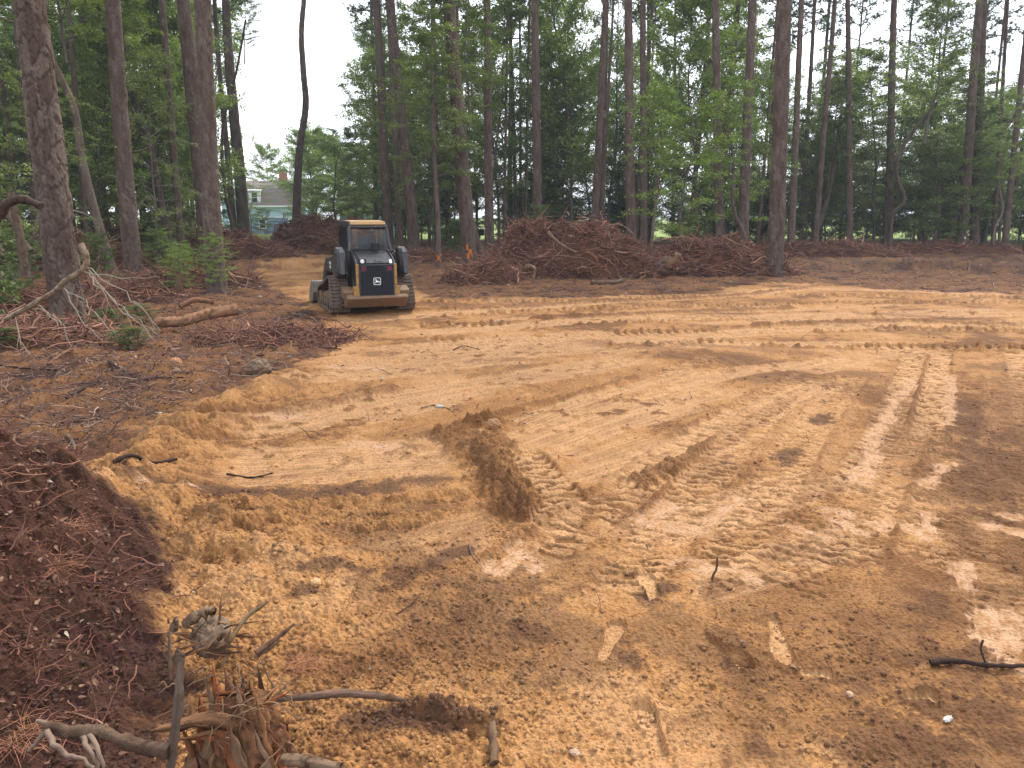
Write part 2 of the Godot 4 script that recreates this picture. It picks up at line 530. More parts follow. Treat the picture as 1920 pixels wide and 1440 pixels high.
func work_ground() -> void:
	# tracks that cross the lot from side to side
	for a in [PackedVector2Array([Vector2(-2.694, -21.251), Vector2(2.096, -21.251), Vector2(7.365, -23.824), Vector2(11.811, -22.694), Vector2(17.726, -22.094)]), PackedVector2Array([Vector2(-2.084, -18.423), Vector2(3.343, -19.739), Vector2(9.521, -21.116), Vector2(16.45, -20.467)]), PackedVector2Array([Vector2(-2.116, -16.573), Vector2(1.67, -16.827), Vector2(7.033, -18.423), Vector2(14.689, -18.22)]), PackedVector2Array([Vector2(-1.64, -14.389), Vector2(3.775, -15.627), Vector2(8.37, -15.931), Vector2(13.767, -15.627)]), PackedVector2Array([Vector2(1.204, -14.078), Vector2(3.471, -14.326), Vector2(6.293, -13.78), Vector2(8.986, -13.383), Vector2(11.533, -13.007)])]:
		mark("track", a, 0.24, {"pitch": 0.19, "deep": 0.04, "bars": 0.075, "bank": 0.08, "tint": 0.6, "clear": 0.35})
	for a in [PackedVector2Array([Vector2(-3.954, -17.451), Vector2(-0.826, -19.507), Vector2(4.452, -21.806), Vector2(9.642, -25.45), Vector2(15.308, -23.165)]), PackedVector2Array([Vector2(-2.19, -15.407), Vector2(3.028, -17.828), Vector2(12.725, -19.169)]), PackedVector2Array([Vector2(-1.349, -13.494), Vector2(3.078, -14.915), Vector2(8.96, -17.089), Vector2(12.466, -16.914)]), PackedVector2Array([Vector2(-2.456, -13.219), Vector2(-0.615, -14.389), Vector2(2.081, -15.407)])]:
		mark("scrape", a, 0.5, {"deep": 0.02, "color": SAND_PALE, "tint": 0.9})
	for a in [PackedVector2Array([Vector2(-0.741, -17.451), Vector2(4.577, -19.059), Vector2(10.678, -20.467)]), PackedVector2Array([Vector2(4.076, -16.914), Vector2(8.159, -18.022), Vector2(13.546, -18.423)]), PackedVector2Array([Vector2(-2.197, -11.772), Vector2(-0.541, -12.601), Vector2(1.868, -13.78)]), PackedVector2Array([Vector2(1.323, -13.219), Vector2(3.915, -14.078), Vector2(7.586, -14.389)]), PackedVector2Array([Vector2(-2.486, -10.78), Vector2(-1.183, -11.772), Vector2(0.451, -12.601)]), PackedVector2Array([Vector2(2.217, -10.6), Vector2(3.719, -11.772), Vector2(5.774, -12.601)]), PackedVector2Array([Vector2(2.561, -8.347), Vector2(3.683, -9.782), Vector2(4.738, -10.965)]), PackedVector2Array([Vector2(1.482, -7.177), Vector2(2.173, -8.022), Vector2(3.035, -9.076)])]:
		mark("scrape", a, 0.3, {"deep": 0.025, "color": SAND_PALE, "tint": 0.85})
	for a in [PackedVector2Array([Vector2(-3.481, -18.95), Vector2(0.574, -20.342), Vector2(5.287, -22.094), Vector2(11.126, -26.45)]), PackedVector2Array([Vector2(5.121, -16.408), Vector2(9.097, -17.359), Vector2(12.105, -16.408)]), PackedVector2Array([Vector2(0.494, -17.451), Vector2(7.655, -20.097)])]:
		mark("ridge", a, 0.16, {"high": 0.08, "color": SAND_DARK, "tint": 0.75})
	for a in [PackedVector2Array([Vector2(-0.741, -12.954), Vector2(1.23, -14.389), Vector2(3.276, -13.494)]), PackedVector2Array([Vector2(2.973, -14.389), Vector2(5.101, -13.219), Vector2(5.495, -12.801)]), PackedVector2Array([Vector2(-0.876, -20.722), Vector2(3.615, -21.387)]), PackedVector2Array([Vector2(-2.286, -11.355), Vector2(-1.083, -12.601), Vector2(0.366, -12.801)]), PackedVector2Array([Vector2(8.568, -18.95), Vector2(11.615, -17.451)])]:
		mark("stain", a, 0.5, {"color": LITTER, "tint": 0.55})
	for a in [[PackedVector2Array([Vector2(0.168, -7.625), Vector2(1.22, -8.82), Vector2(2.963, -10.53)]), 0.5], [PackedVector2Array([Vector2(0.626, -6.484), Vector2(1.552, -7.262), Vector2(2.649, -8.236)]), 0.36], [PackedVector2Array([Vector2(0.756, -5.268), Vector2(1.692, -5.789), Vector2(2.949, -6.627)]), 0.34], [PackedVector2Array([Vector2(-2.92, -11.275), Vector2(-1.023, -13.007), Vector2(1.423, -14.263)]), 0.6], [PackedVector2Array([Vector2(1.135, -4.482), Vector2(1.801, -4.826), Vector2(2.568, -5.316)]), 0.26], [PackedVector2Array([Vector2(-2.002, -8.577), Vector2(-1.338, -9.209), Vector2(-0.438, -10.094)]), 0.4], [PackedVector2Array([Vector2(4.564, -11.772), Vector2(6.045, -12.801), Vector2(7.612, -13.494)]), 0.4]]:
		mark("scrape", a[0], a[1], {"deep": 0.022, "color": SAND_PALE, "tint": 0.8})
	# shaved strips running away to the right, each with a small bank at its lower edge
	mark("scrape", PackedVector2Array([Vector2(-3.136, -8.085), Vector2(-2.111, -9.076), Vector2(-0.456, -10.53), Vector2(2.107, -12.801)]), 0.5, {"deep": 0.03, "color": SAND_PALE, "tint": 0.85})
	mark("scrape", PackedVector2Array([Vector2(-1.456, -7.625), Vector2(-0.626, -8.577), Vector2(1.064, -10.53), Vector2(2.366, -11.772)]), 0.42, {"deep": 0.035, "color": SAND, "tint": 0.8})
	mark("ridge", PackedVector2Array([Vector2(-1.241, -7.682), Vector2(-0.5, -8.577), Vector2(0.858, -9.874), Vector2(1.96, -11.355)]), 0.09, {"high": 0.05, "color": SAND_DARK, "tint": 0.6})
	mark("ridge", PackedVector2Array([Vector2(-3.292, -8.347), Vector2(-2.826, -8.82), Vector2(-2.221, -9.574), Vector2(-1.417, -10.325)]), 0.13, {"high": 0.07, "color": SAND_DARK, "tint": 0.5})
	mark("groove", PackedVector2Array([Vector2(-0.031, -8.53), Vector2(0.467, -9.182), Vector2(0.867, -9.812)]), 0.09, {"deep": 0.06, "color": LOAM, "tint": 0.7})
	mark("scrape", PackedVector2Array([Vector2(0.062, -8.46), Vector2(0.977, -9.633), Vector2(2.874, -11.772)]), 0.22, {"deep": 0.03, "color": SAND_PALE, "tint": 0.9})
	mark("scrape", PackedVector2Array([Vector2(-2.858, -7.177), Vector2(-1.848, -7.385), Vector2(-0.667, -7.568)]), 0.45, {"deep": 0.03, "color": SAND_PALE, "tint": 0.9})
	mark("scrape", PackedVector2Array([Vector2(-2.703, -6.627), Vector2(-1.615, -6.822), Vector2(-0.572, -7.044)]), 0.3, {"deep": 0.03, "color": SAND_PALE, "tint": 0.75})
	mark("groove", PackedVector2Array([Vector2(-3.165, -7.879), Vector2(-2.408, -8.236), Vector2(-1.618, -8.53)]), 0.07, {"deep": 0.05, "color": SAND_DARK})
	mark("scrape", PackedVector2Array([Vector2(-3.462, -10.426), Vector2(-2.667, -10.89), Vector2(-1.633, -11.355)]), 0.35, {"deep": 0.02, "color": SAND_PALE, "tint": 0.7})
	# a dark smear of topsoil and the sand ridges under it
	mark("stain", PackedVector2Array([Vector2(-3.546, -5.847), Vector2(-2.765, -5.965), Vector2(-1.667, -6.214), Vector2(-0.491, -6.627)]), 0.46, {"color": LOAM, "tint": 0.85})
	mark("stain", PackedVector2Array([Vector2(-2.917, -6.214), Vector2(-2.11, -6.15), Vector2(-1.516, -5.965)]), 0.22, {"color": LOAM, "tint": 0.7})
	for a in [PackedVector2Array([Vector2(-2.343, -5.789), Vector2(-1.427, -5.965), Vector2(-0.278, -6.214)]), PackedVector2Array([Vector2(-1.781, -5.365), Vector2(-1.079, -5.517), Vector2(-0.175, -5.847)]), PackedVector2Array([Vector2(-2.159, -5.517), Vector2(-1.69, -5.623), Vector2(-1.051, -5.847)])]:
		mark("ridge", a, 0.12, {"high": 0.04, "color": SAND, "tint": 0.8})
	mark("scrape", PackedVector2Array([Vector2(-0.758, -4.994), Vector2(-0.405, -5.365), Vector2(-0.042, -5.623)]), 0.34, {"deep": 0.01, "color": SAND_PALE, "tint": 0.5})
	# the windrow of brown soil in the middle
	mark("ridge", PackedVector2Array([Vector2(-0.441, -8.022), Vector2(-0.304, -7.531), Vector2(-0.101, -6.853), Vector2(0.069, -6.214), Vector2(0.215, -5.733)]), 0.42, {"high": 0.045, "color": SAND_DARK, "tint": 0.72, "crumb": 1.3})
	mark("ridge", PackedVector2Array([Vector2(-0.453, -7.72), Vector2(-0.228, -6.853), Vector2(-0.023, -6.087), Vector2(0.106, -5.623)]), 0.15, {"high": 0.02, "color": LOAM, "tint": 0.45, "crumb": 1.2})
	mark("ridge", PackedVector2Array([Vector2(-0.335, -8.347), Vector2(-0.216, -8.46), Vector2(-0.093, -8.53)]), 0.34, {"high": 0.09, "color": SAND_DARK.lerp(SAND, 0.35), "tint": 0.9, "crumb": 1.2})
	mark("ridge", PackedVector2Array([Vector2(-0.845, -7.96), Vector2(-0.601, -8.214), Vector2(-0.371, -8.46)]), 0.14, {"high": 0.06, "color": SAND_DARK, "tint": 0.8})
	# tread prints to the right of it, running towards the front
	mark("track", PackedVector2Array([Vector2(0.055, -7.531), Vector2(0.253, -6.853), Vector2(0.454, -6.087), Vector2(0.239, -5.268)]), 0.2, {"pitch": 0.15, "deep": 0.03, "bars": 0.06, "clear": 0.5, "tint": 0.6})
	mark("track", PackedVector2Array([Vector2(4.572, -11.355), Vector2(1.927, -7.72), Vector2(0.498, -5.517), Vector2(-0.106, -4.629)]), 0.26, {"pitch": 0.16, "deep": 0.02, "bars": 0.045, "bank": 0.04, "tint": 0.5})
	mark("ridge", PackedVector2Array([Vector2(3.683, -9.782), Vector2(2.683, -8.347), Vector2(1.657, -7.011), Vector2(1.108, -6.484)]), 0.16, {"high": 0.06, "color": SAND_DARK, "tint": 0.75, "crumb": 1.3})
	mark("ridge", PackedVector2Array([Vector2(1.605, -6.555), Vector2(1.856, -6.776), Vector2(2.213, -7.143)]), 0.16, {"high": 0.06, "color": LOAM.lerp(SAND_DARK, 0.5), "tint": 0.8, "crumb": 1.4})
	mark("track", PackedVector2Array([Vector2(7.545, -13.112), Vector2(6.056, -10.6), Vector2(4.756, -8.347), Vector2(4.29, -7.531)]), 0.17, {"pitch": 0.18, "deep": 0.035, "bars": 0.075, "clear": 0.8, "tint": 0.9})
	mark("track", PackedVector2Array([Vector2(7.022, -13.007), Vector2(5.41, -10.258), Vector2(4.004, -7.919), Vector2(2.946, -6.28)]), 0.19, {"pitch": 0.18, "deep": 0.035, "bars": 0.075, "clear": 0.7, "tint": 0.85})
	mark("track", PackedVector2Array([Vector2(8.904, -13.112), Vector2(7.379, -10.6), Vector2(6.005, -8.347)]), 0.22, {"pitch": 0.18, "deep": 0.03, "bars": 0.07, "clear": 0.6, "tint": 0.8})
	for a in [PackedVector2Array([Vector2(5.226, -11.355), Vector2(3.414, -8.347), Vector2(2.202, -6.15), Vector2(1.371, -4.591)]), PackedVector2Array([Vector2(3.667, -9.936), Vector2(2.38, -7.72), Vector2(1.345, -5.789), Vector2(0.631, -4.309)]), PackedVector2Array([Vector2(4.512, -8.347), Vector2(3.179, -6.28), Vector2(2.279, -4.826)]), PackedVector2Array([Vector2(4.874, -7.919), Vector2(3.646, -6.025), Vector2(2.782, -4.667)]), PackedVector2Array([Vector2(7.512, -11.355), Vector2(5.006, -7.35), Vector2(3.641, -5.174), Vector2(2.847, -3.884)])]:
		mark("track", a, 0.24, {"pitch": 0.12, "deep": 0.02, "bars": 0.045, "bank": 0.015, "clear": 0.25, "skew": 0.12, "tint": 0.5})
	mark("track", PackedVector2Array([Vector2(3.389, -12.801), Vector2(2.62, -11.772), Vector2(2.007, -11.157)]), 0.16, {"pitch": 0.15, "deep": 0.02, "bars": 0.035, "clear": 0.5})
	mark("scrape", PackedVector2Array([Vector2(0.892, -8.128), Vector2(1.376, -8.577), Vector2(2.307, -9.346)]), 0.3, {"deep": 0.02, "color": SAND_PALE, "tint": 0.7})
	mark("scrape", PackedVector2Array([Vector2(0.518, -7.011), Vector2(0.92, -7.35), Vector2(1.567, -7.919)]), 0.26, {"deep": 0.02, "color": SAND_PALE, "tint": 0.6})
	# dark, churned topsoil
	for a in [PackedVector2Array([Vector2(6.039, -9.936), Vector2(5.048, -7.919), Vector2(4.33, -6.555), Vector2(3.853, -5.57)]), PackedVector2Array([Vector2(5.609, -8.347), Vector2(4.573, -6.555)])]:
		mark("stain", a, 0.42, {"color": HUMUS.lerp(LOAM, 0.6), "tint": 0.75})
	for a in [PackedVector2Array([Vector2(3.414, -8.347), Vector2(3.959, -9.076)]), PackedVector2Array([Vector2(3.06, -7.72), Vector2(2.484, -6.853)]), PackedVector2Array([Vector2(0.373, -3.998), Vector2(0.575, -3.884), Vector2(0.638, -3.698)]), PackedVector2Array([Vector2(1.903, -3.673), Vector2(2.336, -3.623), Vector2(2.925, -3.776)]), PackedVector2Array([Vector2(1.614, -3.392), Vector2(2.034, -3.224), Vector2(2.577, -3.265)]), PackedVector2Array([Vector2(1.621, -2.895), Vector2(2.032, -2.998), Vector2(2.348, -2.929)]), PackedVector2Array([Vector2(2.299, -3.998), Vector2(2.657, -4.309)]), PackedVector2Array([Vector2(-0.831, -4.518), Vector2(-0.588, -4.826), Vector2(-0.313, -5.174)]), PackedVector2Array([Vector2(-1.569, -4.667), Vector2(-1.133, -4.629), Vector2(-0.934, -4.706)]), PackedVector2Array([Vector2(-0.255, -4.117), Vector2(0.123, -3.969), Vector2(0.368, -3.94)]), PackedVector2Array([Vector2(1.037, -3.071), Vector2(1.21, -2.862)]), PackedVector2Array([Vector2(0.731, -4.309), Vector2(1.213, -4.667)]), PackedVector2Array([Vector2(-1.594, -4.309), Vector2(-1.129, -4.309)])]:
		mark("stain", a, 0.2, {"color": HUMUS.lerp(LOAM, 0.7), "tint": 0.8})
	mark("stain", PackedVector2Array([Vector2(-0.824, -3.224), Vector2(-0.51, -3.185), Vector2(-0.249, -3.108)]), 0.16, {"color": HUMUS.lerp(LOAM, 0.5), "tint": 0.9})
	mark("ridge", PackedVector2Array([Vector2(-0.518, -3.244), Vector2(-0.335, -3.224), Vector2(-0.176, -3.138)]), 0.08, {"high": 0.04, "color": LOAM, "tint": 0.9})
	for a in [PackedVector2Array([Vector2(1.229, -4.309), Vector2(2.068, -4.18), Vector2(3.288, -4.309)]), PackedVector2Array([Vector2(1.098, -3.575), Vector2(2.038, -3.776), Vector2(2.998, -3.884)]), PackedVector2Array([Vector2(0.823, -2.998), Vector2(1.666, -3.265), Vector2(2.663, -3.392)]), PackedVector2Array([Vector2(1.256, -2.862), Vector2(2.348, -2.929)]), PackedVector2Array([Vector2(5.276, -10.6), Vector2(3.892, -6.555), Vector2(3.353, -4.667)]), PackedVector2Array([Vector2(7.675, -11.355), Vector2(4.816, -6.555), Vector2(3.603, -4.518)]), PackedVector2Array([Vector2(-0.876, -4.377), Vector2(-0.208, -4.518), Vector2(0.72, -4.994)]), PackedVector2Array([Vector2(-0.916, -3.776), Vector2(-0.321, -3.724), Vector2(0.359, -3.829)])]:
		mark("stain", a, 0.62, {"color": LOAM.lerp(SAND_DARK, 0.55), "tint": 0.5})
	for a in [PackedVector2Array([Vector2(7.144, -11.355), Vector2(5.015, -7.72), Vector2(3.777, -5.57), Vector2(3.098, -4.377)]), PackedVector2Array([Vector2(7.226, -10.6), Vector2(4.917, -6.853), Vector2(3.694, -4.826)]), PackedVector2Array([Vector2(6.346, -10.6), Vector2(4.546, -7.35), Vector2(3.42, -5.365)]), PackedVector2Array([Vector2(5.033, -9.936), Vector2(3.387, -7.177), Vector2(2.269, -5.268), Vector2(1.717, -4.377)])]:
		mark("track", a, 0.25, {"pitch": 0.13, "deep": 0.02, "bars": 0.05, "bank": 0.01, "clear": 0.2, "skew": -0.1, "color": LOAM.lerp(SAND_DARK, 0.5), "tint": 0.25})
	# wet silt
	for a in [[PackedVector2Array([Vector2(2.653, -5.733), Vector2(2.593, -5.466)]), 0.085], [PackedVector2Array([Vector2(2.79, -5.517), Vector2(3.005, -5.466)]), 0.075], [PackedVector2Array([Vector2(3.355, -5.767), Vector2(3.138, -5.316)]), 0.055], [PackedVector2Array([Vector2(6.062, -11.157), Vector2(5.1, -9.782), Vector2(4.207, -8.347), Vector2(3.428, -7.011), Vector2(3.147, -6.555)]), 0.062], [PackedVector2Array([Vector2(1.096, -5.733), Vector2(1.315, -5.965)]), 0.075], [PackedVector2Array([Vector2(1.246, -5.623), Vector2(1.412, -5.517)]), 0.075], [PackedVector2Array([Vector2(-0.11, -4.826), Vector2(0.098, -5.174)]), 0.065], [PackedVector2Array([Vector2(0.057, -4.994), Vector2(0.149, -4.909)]), 0.05], [PackedVector2Array([Vector2(1.157, -4.909), Vector2(1.393, -4.809), Vector2(1.605, -4.667)]), 0.055], [PackedVector2Array([Vector2(-1.594, -7.759), Vector2(-1.319, -7.644)]), 0.075], [PackedVector2Array([Vector2(-2.939, -8.77), Vector2(-2.518, -8.87)]), 0.085], [PackedVector2Array([Vector2(4.34, -7.177), Vector2(3.756, -6.484)]), 0.05], [PackedVector2Array([Vector2(6.736, -11.355), Vector2(5.129, -8.577)]), 0.045], [PackedVector2Array([Vector2(3.991, -5.789), Vector2(4.214, -5.733)]), 0.06], [PackedVector2Array([Vector2(2.388, -5.268), Vector2(2.159, -5.517)]), 0.04], [PackedVector2Array([Vector2(3.088, -4.826), Vector2(2.889, -4.446)]), 0.05], [PackedVector2Array([Vector2(2.966, -4.117), Vector2(2.664, -3.623)]), 0.075], [PackedVector2Array([Vector2(2.844, -4.18), Vector2(2.671, -3.884)]), 0.045], [PackedVector2Array([Vector2(1.563, -5.623), Vector2(1.949, -6.15)]), 0.04], [PackedVector2Array([Vector2(-2.704, -11.772), Vector2(-2.182, -11.686)]), 0.12], [PackedVector2Array([Vector2(3.819, -5.517), Vector2(4.099, -5.268)]), 0.07], [PackedVector2Array([Vector2(-2.916, -5.905), Vector2(-2.72, -5.965)]), 0.09]]:
		mark("wet", a[0], a[1] * 1.5, {"shine": a.size() > 2})
	# boot prints
	for a in [PackedVector2Array([Vector2(0.486, -3.683), Vector2(0.636, -4.105)]), PackedVector2Array([Vector2(0.669, -2.895), Vector2(0.628, -3.314)]), PackedVector2Array([Vector2(0.91, -4.343), Vector2(0.887, -4.745)]), PackedVector2Array([Vector2(1.098, -3.94), Vector2(1.264, -3.565)]), PackedVector2Array([Vector2(1.556, -4.117), Vector2(1.453, -3.623)]), PackedVector2Array([Vector2(1.938, -3.34), Vector2(2.11, -3.314)]), PackedVector2Array([Vector2(1.517, -3.565), Vector2(1.66, -3.504)])]:
		mark("foot", a, 0.058, {})
	mark("groove", PackedVector2Array([Vector2(1.091, -3.986), Vector2(1.159, -3.856), Vector2(1.197, -3.724), Vector2(1.308, -3.613)]), 0.035, {"deep": 0.045, "color": SAND_DARK, "tint": 0.5})


func finish_ground() -> void:
	var cols := g_a.size()
	var rows := g_r.size()
	var v := PackedVector3Array()
	var n := PackedVector3Array()
	v.resize(rows * cols)
	n.resize(rows * cols)
	for j in rows:
		for k in cols:
			v[j * cols + k] = Vector3(g_r[j] * sin(g_a[k]), g_h[j * cols + k], -g_r[j] * cos(g_a[k]))
	for j in rows:
		var ja := maxi(j - 1, 0) * cols
		var jb := mini(j + 1, rows - 1) * cols
		for k in cols:
			var e := v[jb + k] - v[ja + k]
			var f := v[j * cols + mini(k + 1, cols - 1)] - v[j * cols + maxi(k - 1, 0)]
			n[j * cols + k] = f.cross(e).normalized()
	var dry := PackedInt32Array()
	dry.resize((rows - 1) * (cols - 1) * 6)
	var at := 0
	var wet := PackedInt32Array()
	for j in rows - 1:
		for k in cols - 1:
			var q := j * cols + k
			if g_wet[q] > 0.5 and g_wet[q + cols + 1] > 0.5:
				wet.append_array([q, q + cols, q + 1, q + 1, q + cols, q + cols + 1])
			else:
				dry[at] = q
				dry[at + 1] = q + cols
				dry[at + 2] = q + 1
				dry[at + 3] = q + 1
				dry[at + 4] = q + cols
				dry[at + 5] = q + cols + 1
				at += 6
	dry.resize(at)
	var arrays := []
	arrays.resize(Mesh.ARRAY_MAX)
	arrays[Mesh.ARRAY_VERTEX] = v
	arrays[Mesh.ARRAY_NORMAL] = n
	arrays[Mesh.ARRAY_COLOR] = g_c
	arrays[Mesh.ARRAY_INDEX] = dry
	var m := ArrayMesh.new()
	m.add_surface_from_arrays(Mesh.PRIMITIVE_TRIANGLES, arrays)
	var back := {}
	var wv := PackedVector3Array()
	var wn := PackedVector3Array()
	var wc := PackedColorArray()
	for k in wet.size():
		var q := wet[k]
		if not back.has(q):
			back[q] = wv.size()
			wv.append(v[q])
			wn.append(n[q])
			wc.append(g_c[q])
		wet[k] = back[q]
	if wet.size():
		arrays[Mesh.ARRAY_VERTEX] = wv
		arrays[Mesh.ARRAY_NORMAL] = wn
		arrays[Mesh.ARRAY_COLOR] = wc
		arrays[Mesh.ARRAY_INDEX] = wet
		m.add_surface_from_arrays(Mesh.PRIMITIVE_TRIANGLES, arrays)
	var soil := paint("soil", 1, 1, 1, 0.95, true)
	soil.metallic_specular = 0.25
	soil.uv1_triplanar = true
	soil.uv1_world_triplanar = true
	soil.uv1_scale = Vector3.ONE * 0.9
	soil.albedo_texture = noise_texture(noise(FastNoiseLite.TYPE_SIMPLEX_SMOOTH, 0.05, 31, 5), 512, ramp([[0.0, Color(0.72, 0.7, 0.68)], [0.5, Color(0.95, 0.94, 0.92)], [1.0, Color(1, 1, 1)]]))
	soil.heightmap_enabled = true
	soil.heightmap_texture = noise_texture(noise(FastNoiseLite.TYPE_SIMPLEX_SMOOTH, 0.085, 32, 4), 512)
	soil.heightmap_scale = 1.6
	m.surface_set_material(0, soil)
	if wet.size():
		var silt := paint("wet_silt", 1, 1, 1, 0.5, true)
		silt.metallic_specular = 0.4
		m.surface_set_material(1, silt)
	var o := part("ground", m, null, self)
	tag(o, "scraped orange sand and brown topsoil of the cleared lot", "ground", "", "structure")


# ---------------------------------------------------------------- trees
var b_edge := noise(FastNoiseLite.TYPE_CELLULAR, 1.0, 51)
var b_cell := noise(FastNoiseLite.TYPE_CELLULAR, 1.0, 51)
var b_soft := noise(FastNoiseLite.TYPE_SIMPLEX_SMOOTH, 1.0, 52, 3)
var pine_crowns := []
var kinds := {}
const BARK_RED := Color(0.08, 0.052, 0.039)
const BARK_GREY := Color(0.16, 0.124, 0.098)
const BARK_DARK := Color(0.06, 0.048, 0.042)


# a trunk along PTS: plates of bark between furrows, or smooth bark where PLATE is 0
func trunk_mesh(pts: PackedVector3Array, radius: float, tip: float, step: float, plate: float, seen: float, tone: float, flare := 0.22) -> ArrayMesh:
	b_edge.cellular_return_type = FastNoiseLite.RETURN_DISTANCE2_SUB
	b_cell.cellular_return_type = FastNoiseLite.RETURN_CELL_VALUE
	var line := Curve3D.new()
	for k in pts.size():
		var d := (pts[mini(k + 1, pts.size() - 1)] - pts[maxi(k - 1, 0)]) / 6.0
		line.add_point(pts[k], -d, d)
	line.bake_interval = 0.25
	var total := line.get_baked_length()
	var sides := clampi(int(TAU * radius / step), 8, 180)
	var heights := PackedFloat32Array()
	var s := 0.0
	while s < total:
		heights.append(s)
		s += step * 1.4 if s < seen else 0.8
	heights.append(total)
	var b := Builder.new()
	var side := Vector3.RIGHT
	for k in heights.size():
		var at := line.sample_baked(heights[k])
		var d := (line.sample_baked(minf(heights[k] + 0.3, total)) - line.sample_baked(maxf(heights[k] - 0.3, 0.0))).normalized()
		side = (side - d * d.dot(side)).normalized()
		var up := d.cross(side)
		var f := heights[k] / total
		var r := lerpf(radius, tip, f) * (1.0 + flare * exp(-heights[k] / (radius * 1.6)))
		for q in sides + 1:
			var a := TAU * (q % sides) / sides
			var o := side * cos(a) + up * sin(a)
			var p := at + o * r
			var soft := b_soft.get_noise_3d(p.x * 3.0, p.y * 0.9, p.z * 3.0)
			var rr := r * (1.0 + 0.05 * soft + (0.16 * flare * sin(a * 5.0 + radius * 40.0) * exp(-heights[k] / (radius * 1.3))))
			var col: Color
			if plate > 0.0:
				var w := soft * 0.35 + 0.16 * b_soft.get_noise_3d(p.x * 11.0, p.y * 4.0, p.z * 11.0)
				var x := p.x / plate + w
				var y := p.y / (plate * 2.7) + w
				var z := p.z / plate - w
				var e := clampf(b_edge.get_noise_3d(x, y, z) + 1.0, 0.0, 1.0)
				var small := clampf(b_edge.get_noise_3d(x * 2.3 + 7.0, y * 1.7, z * 2.3) + 1.0, 0.0, 1.0)
				var cell := b_cell.get_noise_3d(x, y, z)
				rr += plate * (0.27 * smoothstep(0.015, 0.13, e) + 0.1 * cell * smoothstep(0.05, 0.14, e) + 0.05 * smoothstep(0.0, 0.15, small) + 0.03 * soft - 0.24)
				col = BARK_RED.lerp(BARK_GREY, clampf(0.45 + 0.4 * cell + soft * 0.5 + 0.3 * (small - 0.4), 0.0, 1.0))
			else:
				rr += 0.02 * radius * b_soft.get_noise_3d(p.x * 20.0, p.y * 3.0, p.z * 20.0)
				col = BARK_GREY.lerp(BARK_RED, clampf(0.4 + soft, 0.0, 1.0))
			b.v.append(at + o * rr)
			b.n.append(o)
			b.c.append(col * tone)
	for k in heights.size() - 1:
		for q in sides:
			var a := k * (sides + 1) + q
			b.i.append_array([a, a + 1, a + sides + 1, a + 1, a + sides + 2, a + sides + 1])
	# true normals of the furrowed surface
	if plate > 0.0:
		for k in heights.size():
			for q in sides + 1:
				var m := k * (sides + 1) + q
				var e := b.v[mini(k + 1, heights.size() - 1) * (sides + 1) + q] - b.v[maxi(k - 1, 0) * (sides + 1) + q]
				var w := b.v[k * (sides + 1) + (q + 1) % sides] - b.v[k * (sides + 1) + (q - 1 + sides) % sides]
				var t := w.cross(e).normalized()
				b.n[m] = t if t.dot(b.n[m]) > 0.0 else -t
	b.t.resize(b.v.size())
	return b.mesh()


func needle_clump(b: Builder, at: Vector3, size: float, col: Color) -> void:
	for k in 16:
		var d := Vector3(rng.randfn(), rng.randfn() * 0.8 + 0.35, rng.randfn()).normalized() * size * rng.randf_range(0.6, 1.1)
		var s := d.cross(Vector3(rng.randfn(), rng.randfn(), rng.randfn())).normalized() * size * 0.1
		b.tri(at - s, at + s, at + d, col * rng.randf_range(0.75, 1.25))


func make_pine_crown(from: int, high: float, wide: float) -> Array:
	rng.seed = from
	var wood := Builder.new()
	var green := Builder.new()
	for k in 22:
		var f := pow(float(k) / 21.0, 0.9)
		var y := high * f
		var long := wide * (1.0 - 0.65 * f) * rng.randf_range(0.55, 1.15)
		var a := k * 2.4 + rng.randf_range(-0.5, 0.5)
		var d := Vector3(cos(a), rng.randf_range(0.0, 0.45), sin(a))
		var pts := PackedVector3Array([Vector3(0, y, 0)])
		for s in 5:
			d = (d + Vector3(rng.randfn() * 0.22, rng.randfn() * 0.16 + 0.04, rng.randfn() * 0.22)).normalized()
			pts.append(pts[s] + d * long / 5.0)
		wood.tube(pts, taper(6, 0.06 * (1.1 - 0.6 * f), 0.012), 5, BARK_DARK, false)
		for s in range(2, 6):
			for j in 3:
				var o := Vector3(rng.randfn(), rng.randfn() * 0.5 + 0.15, rng.randfn()) * 0.42
				wood.tube(PackedVector3Array([pts[s], pts[s] + o * 0.6, pts[s] + o]), PackedFloat32Array([0.014, 0.01, 0.006]), 4, BARK_DARK, false)
				for q in 2:
					needle_clump(green, pts[s] + o * (0.5 + 0.25 * q) + Vector3(rng.randfn(), rng.randfn(), rng.randfn()) * 0.1, 0.26, Color(0.055, 0.085, 0.04))
	return [wood.mesh(), green.mesh()]


